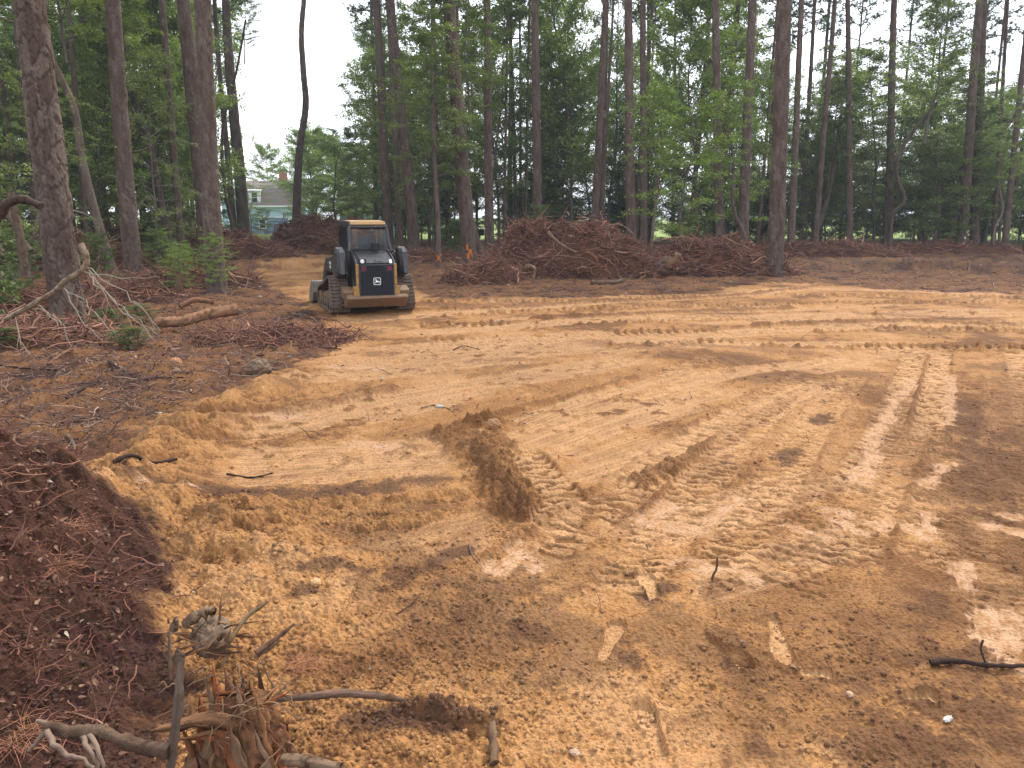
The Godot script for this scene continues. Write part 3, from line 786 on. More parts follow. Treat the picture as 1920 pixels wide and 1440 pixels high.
# a broad-leaved tree: [wood, leaves]; its foot is at the origin
func make_leafy(from: int, high: float, spread: float, stem: float, boughs: int, twigs: int, leaves: int, size: float, foot: float, rise: float, droop: float, dark: Color, light: Color) -> Array:
	rng.seed = from
	var wood := Builder.new()
	var green := Builder.new()
	var spine := PackedVector3Array()
	var d := Vector3(rng.randfn() * 0.05, 1, rng.randfn() * 0.05)
	var p := Vector3(0, -0.15, 0)
	var bits := 10
	for k in bits + 1:
		spine.append(p)
		p += d.normalized() * (high + 0.15) / bits
		d += Vector3(rng.randfn() * 0.1, 0, rng.randfn() * 0.1)
		d = d.lerp(Vector3.UP, 0.25)
	wood.tube(curve(spine, 2), taper(bits * 2 + 1, stem, 0.012), 8, Color(0.1, 0.078, 0.065), false)
	for k in boughs:
		var f := foot + (0.98 - foot) * pow((k + rng.randf()) / boughs, 0.9)
		var fi := f * bits
		var at := spine[int(fi)].lerp(spine[mini(int(fi) + 1, bits)], fi - int(fi))
		var g := (f - foot) / (1.0 - foot)
		var long := spread * (0.35 + 0.65 * sin(PI * clampf(0.22 + 0.75 * g, 0.0, 1.0))) * rng.randf_range(0.55, 1.2)
		var a := k * 2.399 + rng.randf_range(-0.4, 0.4)
		var way := Vector3(cos(a), rise + rng.randfn() * 0.12 + 0.5 * g * rise, sin(a)).normalized()
		var pts := PackedVector3Array([at])
		for s in 6:
			way = (way + Vector3(rng.randfn() * 0.13, rng.randfn() * 0.08 - droop, rng.randfn() * 0.13)).normalized()
			pts.append(pts[s] + way * long / 6.0)
		wood.tube(pts, taper(7, stem * 0.3 * (1.15 - g) + 0.006, 0.004), 5, Color(0.1, 0.08, 0.066), false)
		for w in twigs:
			var u := lerpf(0.2, 1.0, (w + rng.randf()) / twigs) * 5.99
			var q := pts[int(u)].lerp(pts[int(u) + 1], u - int(u))
			var ahead := (pts[int(u) + 1] - pts[int(u)]).normalized()
			var out := (ahead * rng.randf_range(0.2, 0.9) + ahead.cross(Vector3.UP) * rng.randf_range(-1.0, 1.0) + Vector3.UP * rng.randfn() * 0.22).normalized()
			var reach := rng.randf_range(0.4, 1.0) * long * 0.33 + 0.12
			var end := q + out * reach - Vector3.UP * droop * reach
			if w % 2 == 0:
				wood.tube(PackedVector3Array([q, (q + end) * 0.5 + Vector3.UP * 0.03, end]), PackedFloat32Array([0.007, 0.005, 0.003]), 3, Color(0.1, 0.085, 0.066), false)
			var tone := rng.randf()
			for l in leaves:
				var m := q.lerp(end, pow(rng.randf(), 0.7)) + Vector3(rng.randfn(), rng.randfn() * 0.5, rng.randfn()) * size * 0.8
				var face := Vector3(rng.randfn() * 0.5, 1, rng.randfn() * 0.5).normalized()
				var ld := (out + Vector3(rng.randfn(), rng.randfn() * 0.4 - 0.15, rng.randfn()) * 0.8)
				ld = (ld - face * ld.dot(face)).normalized() * size * rng.randf_range(0.65, 1.25)
				green.leaf(m, ld, ld.cross(face).normalized() * ld.length() * 0.28, dark.lerp(light, clampf(tone * 0.6 + rng.randf() * 0.4, 0.0, 1.0)))
	return [wood.mesh(), green.mesh()]


func leaf_paint(called: String, r: float, g: float, b: float) -> StandardMaterial3D:
	var m := paint(called, r, g, b, 0.55, true)
	m.metallic_specular = 0.3
	m.backlight_enabled = true
	m.backlight = Color(0.82, 0.9, 0.5)
	return m


func prepare_trees() -> void:
	var bark := paint("bark", 1, 1, 1, 0.95, true)
	bark.uv1_triplanar = true
	bark.uv1_world_triplanar = true
	bark.uv1_scale = Vector3(2.5, 0.8, 2.5)
	bark.albedo_texture = noise_texture(noise(FastNoiseLite.TYPE_SIMPLEX_SMOOTH, 0.045, 61, 5), 256, ramp([[0.0, Color(0.66, 0.63, 0.6)], [0.55, Color(0.95, 0.94, 0.93)], [1.0, Color(1, 1, 1)]]))
	bark.heightmap_enabled = true
	bark.heightmap_texture = noise_texture(noise(FastNoiseLite.TYPE_SIMPLEX_SMOOTH, 0.06, 62, 4), 256)
	bark.heightmap_scale = 1.6
	paint("twig", 1, 1, 1, 0.9, true)
	leaf_paint("holly_leaf", 1, 1, 1)
	leaf_paint("fresh_leaf", 1, 1, 1)
	leaf_paint("needle", 1, 1, 1)
	for k in 3:
		pine_crowns.append(make_pine_crown(70 + k, 8.5, 2.9 + k * 0.4))
	var holly := [Color(0.075, 0.104, 0.038), Color(0.215, 0.25, 0.085)]
	kinds.holly = []
	for k in 4:
		kinds.holly.append(make_leafy(80 + k, 8.5 + k * 1.2, 2.3 + 0.25 * k, 0.075, 48, 10, 34, 0.14, 0.08, 0.25, 0.07, holly[0], holly[1]))
	kinds.broad = []
	for k in 3:
		kinds.broad.append(make_leafy(90 + k, 11.0 + k * 1.5, 3.8, 0.12, 46, 12, 34, 0.16, 0.2, 0.5, 0.03, Color(0.085, 0.12, 0.046), Color(0.225, 0.27, 0.1)))
	kinds.fresh = []
	for k in 3:
		kinds.fresh.append(make_leafy(95 + k, 6.0 + k * 1.6, 1.9 + 0.3 * k, 0.045, 30, 9, 24, 0.12, 0.16, 0.35, 0.06, Color(0.1, 0.15, 0.035), Color(0.26, 0.33, 0.08)))
	kinds.near = [make_leafy(121, 7.5, 2.3, 0.06, 40, 9, 26, 0.075, 0.08, 0.25, 0.07, Color(0.09, 0.12, 0.04), Color(0.24, 0.27, 0.1))]
	kinds.maple = []
	for k in 2:
		kinds.maple.append(make_leafy(111 + k, 11.0 + k, 4.2, 0.13, 46, 12, 34, 0.2, 0.16, 0.55, 0.02, Color(0.12, 0.165, 0.055), Color(0.29, 0.35, 0.12)))
	kinds.bush = []
	for k in 3:
		kinds.bush.append(make_leafy(101 + k, 2.6 + k * 0.5, 1.2, 0.03, 28, 8, 24, 0.1, 0.05, 0.5, 0.04, Color(0.04, 0.065, 0.025), Color(0.13, 0.17, 0.055)))


func leafy_tree(called: String, kind: String, which: int, at: Vector3, turn: float, size: Vector3, label: String, category := "tree", group := "") -> Node3D:
	var o := thing(called, at, turn)
	var m: Array = kinds[kind][which % kinds[kind].size()]
	part("trunk", m[0], mats.twig, o).scale = size
	part("crown", m[1], mats.fresh_leaf if kind == "fresh" or kind == "maple" else mats.holly_leaf, o).scale = size
	tag(o, label, category, group)
	return o


# x, z, lean and radius come from the plan of the lot
func pine(x: float, z: float, lean: float, radius: float, high: float, label: String, o := {}) -> Node3D:
	var y := ground_y(x, z) - 0.12
	var t := thing("pine_tree", Vector3(x, y, z))
	var far := Vector2(x, z).length()
	var pts := PackedVector3Array()
	var bend: Array = o.get("bend", [])
	rng.seed = int(absf(x) * 1000.0 + absf(z) * 77.0)
	var sway := rng.randf_range(-0.12, 0.12)
	for k in 9:
		var h := high * k / 8.0
		var side := lean * h + sway * sin(h * 0.35) * radius * 2.0
		for b in bend:
			side += float(b[1]) * exp(-pow((h - float(b[0])) / float(b[2]), 2.0))
		pts.append(Vector3(side, h, sway * h * 0.1))
	var plate: float = o.get("plate", clampf(radius * 0.34, 0.07, 0.13))
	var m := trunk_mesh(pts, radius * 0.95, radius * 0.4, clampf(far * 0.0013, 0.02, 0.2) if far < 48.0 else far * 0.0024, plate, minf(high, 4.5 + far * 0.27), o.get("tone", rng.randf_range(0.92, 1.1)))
	part("trunk", m, mats.bark, t)
	if not o.get("dead", false):
		var c: Array = pine_crowns[rng.randi() % 3]
		var grow := high / 26.0
		var at := Transform3D(Basis(Vector3.UP, rng.randf() * TAU).scaled(Vector3(grow, grow, grow)), Vector3(lean * high * 0.68, high * 0.68, 0))
		var wood := part("branch", c[0], mats.twig, t)
		wood.transform = at
		part("crown", c[1], mats.needle, t).transform = at
	# dead stubs and bare lower branches
	for k in int(o.get("stubs", 2)):
		var h := rng.randf_range(2.5, minf(high * 0.6, 3.0 + far * 0.24))
		var a := rng.randf() * TAU
		var d := Vector3(cos(a), rng.randf_range(-0.1, 0.35), sin(a))
		var long := rng.randf_range(0.3, 1.6)
		var b := Builder.new()
		var q := Vector3(lean * h, h, 0)
		var line := PackedVector3Array([q, q + d * (radius + long * 0.5), q + d * (radius + long) + Vector3(0, rng.randf_range(-0.3, 0.2), 0)])
		b.tube(curve(line, 3), taper(7, 0.02, 0.006), 5, BARK_GREY * 0.8, false)
		part("dead_branch", b.mesh(), mats.twig, t)
	tag(t, label, "tree", o.get("group", ""))
	return t


# a stem through given points (metres above its foot), for crooked trees
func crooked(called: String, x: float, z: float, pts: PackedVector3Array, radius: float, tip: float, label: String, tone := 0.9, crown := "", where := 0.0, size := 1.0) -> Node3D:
	var t := thing(called, Vector3(x, ground_y(x, z) - 0.1, z))
	var far := Vector2(x, z).length()
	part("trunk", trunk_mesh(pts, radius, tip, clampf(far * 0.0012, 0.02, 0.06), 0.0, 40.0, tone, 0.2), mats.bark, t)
	if crown:
		var m: Array = kinds[crown][int(radius * 1000.0) % kinds[crown].size()]
		var last := pts[pts.size() - 1]
		for e in 2:
			var p := part("branch" if e == 0 else "crown", m[e], mats.twig if e == 0 else mats.holly_leaf, t)
			p.position = Vector3(last.x * where, last.y * where, last.z * where)
			p.scale = Vector3.ONE * size
	tag(t, label, "tree")
	return t


# ---------------------------------------------------------------- where the trees stand
func px(x: float, z: float) -> float:
	return 960.0 + 1420.0 * x / (-z)


# dabs of paint sprayed on the side of a trunk that faces the clearing: [across, height, width, height of the dab, tilt]
func blaze(tree: Node3D, radius: float, dabs: Array, with: String) -> void:
	for d in dabs:
		var b := Builder.new()
		var cols := 6
		var tilt: float = d[4] if d.size() > 4 else 0.0
		for k in cols:
			for e in 5:
				var q := []
				for c in [[k, e], [k + 1, e], [k + 1, e + 1], [k, e + 1]]:
					var u: float = (c[0] / float(cols) - 0.5) * float(d[2])
					var w: float = (c[1] / 5.0 - 0.5) * float(d[3]) * (1.0 + 0.25 * sin(c[0] * 2.6))
					var x := float(d[0]) + u * cos(tilt) - w * sin(tilt)
					var y := float(d[1]) + u * sin(tilt) + w * cos(tilt)
					q.append(Vector3(x, y, sqrt(maxf(0.0, radius * radius * 1.44 - x * x)) + 0.012))
				b.quad(q[0], q[1], q[2], q[3], Color.WHITE)
		part("paint_mark", b.mesh(), mats[with], tree)


func plant_trees() -> void:
	# pines along the left edge
	pine(-9.388, -15.931, 0.006, 0.329, 27.0, "thick pine with big bark plates behind the pale fallen branch", {"stubs": 3, "plate": 0.17})
	pine(-14.225, -28.701, 0.024, 0.324, 26.0, "straight reddish pine between the slim grey stem and the dark crooked tree", {"stubs": 4})
	pine(-14.784, -37.203, -0.004, 0.394, 26.0, "darker pine half hidden behind the grey barked pine", {"stubs": 4})
	pine(-9.321, -23.995, 0.031, 0.297, 27.0, "grey finely furrowed pine closest to the sandy track, left of the loader", {"plate": 0.09, "stubs": 2})
	pine(-21.271, -61.11, 0.002, 0.517, 26.0, "pine right beside the blue house's gable, left of the light gap")
	pine(-22.034, -61.11, 0, 0.28, 24.0, "thin dark pine stem touching the pine by the house")
	pine(-18.91, -67.058, 0.1, 0.402, 23.0, "bare leafless trunk standing alone against the white sky", {"dead": true, "stubs": 2, "plate": 0.09, "bend": [[12.0, 0.5, 3.0], [16.0, -0.2, 2.0]]})
	# pines round the loader and behind the brush pile
	pine(-8.815, -55.222, -0.017, 0.389, 26.0, "pine rising behind the loader's roof, nearest to the sky gap")
	pine(-5.856, -46.28, -0.067, 0.375, 27.0, "dark pine just right of the loader's cab")
	var marked := pine(-2.045, -37.614, -0.071, 0.372, 27.0, "leaning pine with an orange paint blaze near its foot", {"stubs": 3})
	paint("blaze_orange", 0.5, 0.13, 0.02, 0.7)
	paint("blaze_white", 0.6, 0.58, 0.52, 0.7)
	blaze(marked, 0.37, [[-0.12, 1.0, 0.1, 0.26], [0.02, 0.8, 0.16, 0.2], [-0.08, 0.58, 0.14, 0.24], [0.1, 0.6, 0.07, 0.14]], "blaze_orange")
	pine(-1.285, -45.061, -0.008, 0.286, 26.0, "straight pine at the left end of the big brush pile")
	pine(1.679, -50.361, -0.018, 0.337, 27.0, "dark straight pine behind the brush pile, left of its peak")
	pine(4.701, -45.061, 0.032, 0.238, 25.0, "slender pine leaning to the right behind the brush pile's peak", {"plate": 0.09})
	pine(6.672, -42.805, -0.047, 0.302, 26.0, "reddish pine straight behind the brush pile, right of its peak")
	pine(8.363, -48.924, -0.037, 0.259, 26.0, "pine close behind the reddish pine at the brush pile")
	pine(12.613, -46.28, -0.083, 0.294, 26.0, "left pine of the pair behind the low brush heap")
	pine(13.539, -45.061, -0.026, 0.334, 26.0, "right pine of the pair behind the low brush heap, leaning right")
	pine(10.592, -30.792, -0.038, 0.337, 28.0, "tall pale pine at the right end of the brush heap, on the sand's edge", {"stubs": 2})
	pine(17.258, -47.566, -0.035, 0.235, 26.0, "dark pine just right of the tall pale pine")
	pine(19.835, -50.361, -0.003, 0.213, 25.0, "slim leaning pine beside the cut log ends", {"plate": 0.09})
	pine(22.843, -51.884, -0.105, 0.238, 25.0, "slim upright pine between the cut logs and the crooked dark stem")
	pine(26.981, -55.222, -0.081, 0.311, 27.0, "straight pine behind the crooked dark stem")
	var pale_pine := pine(31.199, -53.502, -0.05, 0.358, 27.0, "pale leaning pine with white marks at its foot, near the right edge")
	pine(33.189, -55.222, -0.089, 0.331, 27.0, "dark pine close behind the pale leaning pine")
	pine(35.706, -57.055, -0.076, 0.181, 26.0, "thin pine farthest right of the marked ones", {"plate": 0.09})
	blaze(pale_pine, 0.35, [[0.0, 1.0, 0.12, 0.14], [-0.06, 0.6, 0.1, 0.16], [0.1, 1.4, 0.07, 0.1]], "blaze_white")
	# crooked and slim broad-leaved stems
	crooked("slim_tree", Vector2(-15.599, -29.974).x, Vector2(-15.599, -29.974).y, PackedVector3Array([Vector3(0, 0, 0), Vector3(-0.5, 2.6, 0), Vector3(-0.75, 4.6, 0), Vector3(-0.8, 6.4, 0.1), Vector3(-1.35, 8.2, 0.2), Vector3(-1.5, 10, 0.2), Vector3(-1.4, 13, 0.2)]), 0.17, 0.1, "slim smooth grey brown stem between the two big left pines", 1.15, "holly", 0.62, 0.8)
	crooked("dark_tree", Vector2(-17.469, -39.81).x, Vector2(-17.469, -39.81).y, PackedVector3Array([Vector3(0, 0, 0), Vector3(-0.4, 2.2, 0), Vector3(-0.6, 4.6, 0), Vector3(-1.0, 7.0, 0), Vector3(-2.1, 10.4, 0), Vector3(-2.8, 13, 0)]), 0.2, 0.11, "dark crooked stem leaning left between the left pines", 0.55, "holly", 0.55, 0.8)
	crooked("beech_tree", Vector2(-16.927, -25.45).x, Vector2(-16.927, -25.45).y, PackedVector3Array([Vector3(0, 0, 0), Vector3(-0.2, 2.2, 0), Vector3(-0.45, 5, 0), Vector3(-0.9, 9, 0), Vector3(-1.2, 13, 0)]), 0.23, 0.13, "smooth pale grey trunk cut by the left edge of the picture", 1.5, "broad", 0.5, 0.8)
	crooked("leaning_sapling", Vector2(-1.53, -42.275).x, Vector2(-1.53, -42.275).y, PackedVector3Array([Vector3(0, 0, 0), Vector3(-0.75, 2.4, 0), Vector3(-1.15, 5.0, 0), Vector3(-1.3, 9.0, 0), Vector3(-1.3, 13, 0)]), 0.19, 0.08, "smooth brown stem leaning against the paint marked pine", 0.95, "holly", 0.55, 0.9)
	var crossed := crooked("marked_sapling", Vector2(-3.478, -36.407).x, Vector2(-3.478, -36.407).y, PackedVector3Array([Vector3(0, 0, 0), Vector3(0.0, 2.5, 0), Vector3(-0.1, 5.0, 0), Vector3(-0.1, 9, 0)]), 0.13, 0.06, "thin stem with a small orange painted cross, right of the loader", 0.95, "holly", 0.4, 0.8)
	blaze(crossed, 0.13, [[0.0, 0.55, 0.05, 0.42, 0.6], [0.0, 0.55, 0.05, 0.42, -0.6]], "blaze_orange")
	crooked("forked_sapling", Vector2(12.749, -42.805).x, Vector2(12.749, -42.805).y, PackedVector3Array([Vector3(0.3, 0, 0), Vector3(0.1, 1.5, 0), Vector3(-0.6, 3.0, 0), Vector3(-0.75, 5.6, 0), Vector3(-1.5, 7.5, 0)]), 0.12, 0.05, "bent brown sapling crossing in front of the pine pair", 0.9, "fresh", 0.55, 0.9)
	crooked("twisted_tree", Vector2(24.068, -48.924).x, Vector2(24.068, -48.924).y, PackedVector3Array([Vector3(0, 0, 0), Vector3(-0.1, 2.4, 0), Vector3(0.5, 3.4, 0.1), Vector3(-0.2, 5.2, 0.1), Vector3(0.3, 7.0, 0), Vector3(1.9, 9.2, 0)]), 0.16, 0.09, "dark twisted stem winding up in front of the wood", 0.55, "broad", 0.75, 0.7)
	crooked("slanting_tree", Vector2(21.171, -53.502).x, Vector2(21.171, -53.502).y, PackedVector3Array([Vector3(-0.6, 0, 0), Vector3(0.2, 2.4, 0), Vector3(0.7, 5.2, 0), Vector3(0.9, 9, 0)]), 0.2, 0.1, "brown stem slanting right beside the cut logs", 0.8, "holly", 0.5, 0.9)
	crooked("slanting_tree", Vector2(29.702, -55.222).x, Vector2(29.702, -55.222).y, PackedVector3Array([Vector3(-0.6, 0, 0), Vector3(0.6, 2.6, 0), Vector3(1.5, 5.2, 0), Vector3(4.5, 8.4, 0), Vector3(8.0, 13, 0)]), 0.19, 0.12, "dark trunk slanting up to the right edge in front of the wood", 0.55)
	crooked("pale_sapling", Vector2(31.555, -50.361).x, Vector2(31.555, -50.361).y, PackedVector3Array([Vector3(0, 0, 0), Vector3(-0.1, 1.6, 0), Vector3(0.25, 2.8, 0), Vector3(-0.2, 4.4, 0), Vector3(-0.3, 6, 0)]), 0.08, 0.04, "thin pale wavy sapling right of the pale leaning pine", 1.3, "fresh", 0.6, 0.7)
	crooked("grey_sapling", Vector2(7.154, -39.81).x, Vector2(7.154, -39.81).y, PackedVector3Array([Vector3(0, 0, 0), Vector3(0.15, 2.5, 0), Vector3(0.35, 5, 0), Vector3(0.4, 8, 0)]), 0.09, 0.05, "thin grey sapling behind the middle of the brush heap", 1.25, "fresh", 0.5, 0.8)
	# named leafy trees
	leafy_tree("beech_sapling", "fresh", 1, on_ground(Vector2(7.998, -36.407).x, Vector2(7.998, -36.407).y), 0.4, Vector3(1.15, 1.0, 1.15), "bright yellow green sapling behind the low brush heap")
	leafy_tree("maple_sapling", "fresh", 2, on_ground(Vector2(14.051, -47.566).x, Vector2(14.051, -47.566).y), 1.9, Vector3(1.1, 1.25, 1.1), "fresh green young tree between the pine pair")
	leafy_tree("maple_sapling", "fresh", 0, on_ground(Vector2(31.075, -57.055).x, Vector2(31.075, -57.055).y), 2.9, Vector3(2.2, 1.15, 2.2), "bright green spreading sapling left of the pale leaning pine")
	leafy_tree("young_maple", "maple", 0, on_ground(-22.2, -88.0), 1.0, Vector3(1.1, 1.02, 1.1), "pale green tree behind the lone bare trunk")
	leafy_tree("young_maple", "maple", 1, on_ground(-17.2, -84.0), 2.0, Vector3(1.1, 0.8, 1.1), "light green tree right of the lone bare trunk, above the loader")
	leafy_tree("shade_tree", "broad", 1, on_ground(-41.0, -94.0), 2.0, Vector3(1.15, 1.0, 1.15), "dark leaved tree overhanging the blue house's roof")
	leafy_tree("shade_tree", "broad", 2, on_ground(-16.5, -72.0), 0.3, Vector3(1.1, 0.72, 1.1), "grey green tree above the loader's roof at the gap's right side")
	leafy_tree("garden_tree", "fresh", 2, on_ground(-30.6, -91.0), 0.7, Vector3(1.3, 0.75, 1.3), "light sapling screening the blue house's front")
	leafy_tree("garden_shrub", "bush", 1, on_ground(-33.0, -96.0), 0.3, Vector3(1.5, 1.2, 1.5), "round dark shrub before the blue house's gable wall", "shrub")
	leafy_tree("garden_shrub", "bush", 2, on_ground(-30.4, -95.0), 1.3, Vector3(1.2, 0.9, 1.2), "lighter shrub before the blue house's ground floor window", "shrub")
	leafy_tree("young_maple", "maple", 1, on_ground(-28.6, -112.0), 0.5, Vector3(1.0, 1.05, 1.0), "pale tree rising behind the blue house's roof")
	leafy_tree("young_maple", "maple", 0, on_ground(-37.0, -116.0), 2.5, Vector3(1.0, 1.1, 1.0), "pale tree behind the blue house's gable")
	for a in [[Vector2(-14.305, -22.094), 0.55, "leafy shrub at the left edge behind the pale branch"], [Vector2(-13.171, -24.521), 0.5, "low green shrub right of the thick pine"], [Vector2(-13.838, -29.974), 0.5, "low shrub between the left pines, before the brush ridge"], [Vector2(-11.094, -15.777), 0.9, "holly bush leaning in at the left edge"], [Vector2(9.593, -41.758), 0.9, "leafy bush behind the low heap's middle"], [Vector2(1.489, -42.805), 0.8, "bush behind the big heap's left shoulder"], [Vector2(-3.447, -45.061), 0.7, "bush right of the stem with the orange cross"]]:
		leafy_tree("holly_bush", "bush", int(a[1] * 10.0), on_ground(a[0].x, a[0].y), a[0].x, Vector3.ONE * float(a[1]), a[2], "shrub")
	leafy_tree("leaning_holly", "near", 0, on_ground(Vector2(-12.727, -17.451).x, Vector2(-12.727, -17.451).y), 0.4, Vector3(1.0, 1.1, 1.0), "bright leaved holly reaching in from the left edge")
	leafy_tree("leaning_holly", "near", 0, on_ground(Vector2(-15.495, -24.521).x, Vector2(-15.495, -24.521).y), 2.4, Vector3(0.8, 0.9, 0.8), "young holly behind the thick pine at the left")
	leafy_tree("leaning_holly", "near", 0, on_ground(Vector2(-15.917, -34.557).x, Vector2(-15.917, -34.557).y), 4.0, Vector3(1.0, 1.3, 1.0), "young holly with thin leaf sprays between the left pines")
	leafy_tree("young_maple", "maple", 0, on_ground(-24.6, -97.0), 3.0, Vector3(1.25, 1.1, 1.25), "broad pale green tree filling the gap right of the lone bare trunk")
	leafy_tree("young_maple", "maple", 1, on_ground(-19.5, -93.0), 4.0, Vector3(1.2, 0.85, 1.2), "light tree low over the loader's roof")
	crooked("overhanging_tree", Vector2(-19.017, -53.502).x, Vector2(-19.017, -53.502).y, PackedVector3Array([Vector3(0, 0, 0), Vector3(-0.6, 4, 0), Vector3(-0.5, 8, 0), Vector3(0.8, 12, 0), Vector3(1.6, 15, 0)]), 0.14, 0.06, "thin crooked stem whose leafy top hangs into the light gap", 0.8, "broad", 0.82, 0.36)
	rng.seed = 606
	var thicket := []
	for k in 52:
		var du := rng.randf_range(66.0, 88.0)
		var at := rng.randf_range(820.0, 2250.0)
		var tall := rng.randf_range(1.3, 2.4)
		var o := leafy_tree("thicket_shrub", "bush", k, on_ground((at - 960.0) / 1420.0 * du, -du), rng.randf() * TAU, Vector3(tall * 1.3, tall, tall * 1.3), "thicket shrub", "shrub", "thicket shrubs closing the wood")
		thicket.append([o, "thicket shrub", at, du])
	for k in 7:
		var o := leafy_tree("thicket_shrub", "bush", k, on_ground((1180.0 + k * 26.0 - 960.0) / 1420.0 * 68.0, -68.0 - (k % 3) * 4.0), k * 1.1, Vector3(1.6, 1.4 + 0.25 * (k % 3), 1.6), "thicket shrub", "shrub", "thicket shrubs closing the wood")
		thicket.append([o, "thicket shrub", 1180.0 + k * 26.0, 68.0 + (k % 3) * 4.0])
	# the wood behind, tree by tree
	rng.seed = 2024
	var spots := []
	var tries := 0
	while spots.size() < 270 and tries < 12000:
		tries += 1
		var d := rng.randf_range(26.0, 82.0)
		var u := rng.randf_range(-420.0, 2340.0)
		var x := (u - 960.0) / 1420.0 * d
		var z := -d
		if zone_at(x, z) > -2.5 or (u > 425.0 and u < 700.0 and d < 100.0):
			continue
		if u > 700.0 and d < 52.0:
			continue
		if u < 470.0 and d < 38.0 and u > -40.0:
			continue
		var ok := true
		for s in spots:
			if Vector2(x, z).distance_to(s) < 1.5:
				ok = false
				break
		if ok:
			spots.append(Vector2(x, z))
	var rows := {}
	var made := []
	for k in spots.size():
		var s: Vector2 = spots[k]
		var u := px(s.x, s.y)
		var side := "left" if u < 600.0 else "right"
		var roll := rng.randf()
		var turn := rng.randf() * TAU
		var big := rng.randf_range(0.85, 1.3)
		var tall := big * (rng.randf_range(1.2, 1.8) if u > 690.0 and u < 1430.0 else rng.randf_range(0.85, 1.2) if u > 1430.0 else rng.randf_range(1.2, 1.7))
		var state := rng.state
		var o: Node3D
		var kind := "dark evergreen holly"
		var size := Vector3(big, tall, big)
		if roll < 0.34:
			kind = "pine trunk"
			o = pine(s.x, s.y, rng.randf_range(-0.04, 0.04), rng.randf_range(0.12, 0.26), rng.randf_range(22.0, 28.0), kind, {"group": "pines deep in the %s wood" % side, "stubs": 2, "plate": 0.1})
		elif roll < 0.5 and k % 3 == 0 or roll > 0.7 and roll < 0.78:
			kind = "bright young maple"
			o = leafy_tree("light_maple", "maple", k, on_ground(s.x, s.y), turn, size * 0.85, kind, "tree", "young maples in the %s wood" % side)
		elif roll < 0.8:
			o = leafy_tree("holly_tree", "holly", k, on_ground(s.x, s.y), turn, size, kind, "tree", "hollies in the %s wood" % side)
		elif roll < 0.92:
			kind = "mid green broadleaf"
			o = leafy_tree("understory_tree", "broad", k, on_ground(s.x, s.y), turn, size * 0.9, kind, "tree", "broadleaf trees in the %s wood" % side)
		else:
			kind = "low shrub"
			o = leafy_tree("understory_shrub", "bush", k, on_ground(s.x, s.y), turn, Vector3.ONE * big * 1.3, kind, "shrub", "shrubs in the %s wood" % side)
		rng.state = state
		rng.randf()
		made.append([o, kind, u, -s.y])
	for k in thicket.size():
		made.append(thicket[k])
	# a label for each: what it stands behind, how deep in the wood, and its place in that row
	var marks := [[0, "beyond the left edge"], [140, "behind the thick left pine"], [270, "behind the straight reddish pine"], [440, "behind the grey furrowed pine"], [800, "right of the loader"], [930, "behind the paint marked pine"], [1060, "behind the big heap's left half"], [1200, "behind the big heap's right half"], [1330, "behind the low heap"], [1440, "behind the pine pair"], [1560, "behind the tall pale pine"], [1700, "behind the twisted stem"], [1850, "behind the pale leaning pine"], [99999, "at the right edge"]]
	for e in made:
		for m in marks:
			if e[2] < m[0]:
				e.append("%s %s, %s row" % [e[1], m[1], "front" if e[3] < 58.0 else "middle" if e[3] < 70.0 else "back"])
				break
		if not rows.has(e[4]):
			rows[e[4]] = []
		rows[e[4]].append(e)
	var places := ["first", "second", "third", "fourth", "fifth", "sixth", "seventh", "eighth", "ninth", "tenth", "eleventh", "twelfth", "thirteenth", "fourteenth", "fifteenth", "sixteenth", "seventeenth", "eighteenth", "nineteenth", "twentieth"]
	for text in rows:
		var row: Array = rows[text]
		row.sort_custom(func(p, q): return p[2] < q[2])
		for k in row.size():
			row[k][0].set_meta("label", text if row.size() == 1 else "%s, %s from the left" % [text, places[mini(k, 19)]])


# ---------------------------------------------------------------- brush, roots, logs, stones
var sticks := []
var clods := []
const TWIG_DARK := Color(0.06, 0.037, 0.03)
const TWIG_RED := Color(0.155, 0.082, 0.056)
const TWIG_PALE := Color(0.36, 0.26, 0.185)


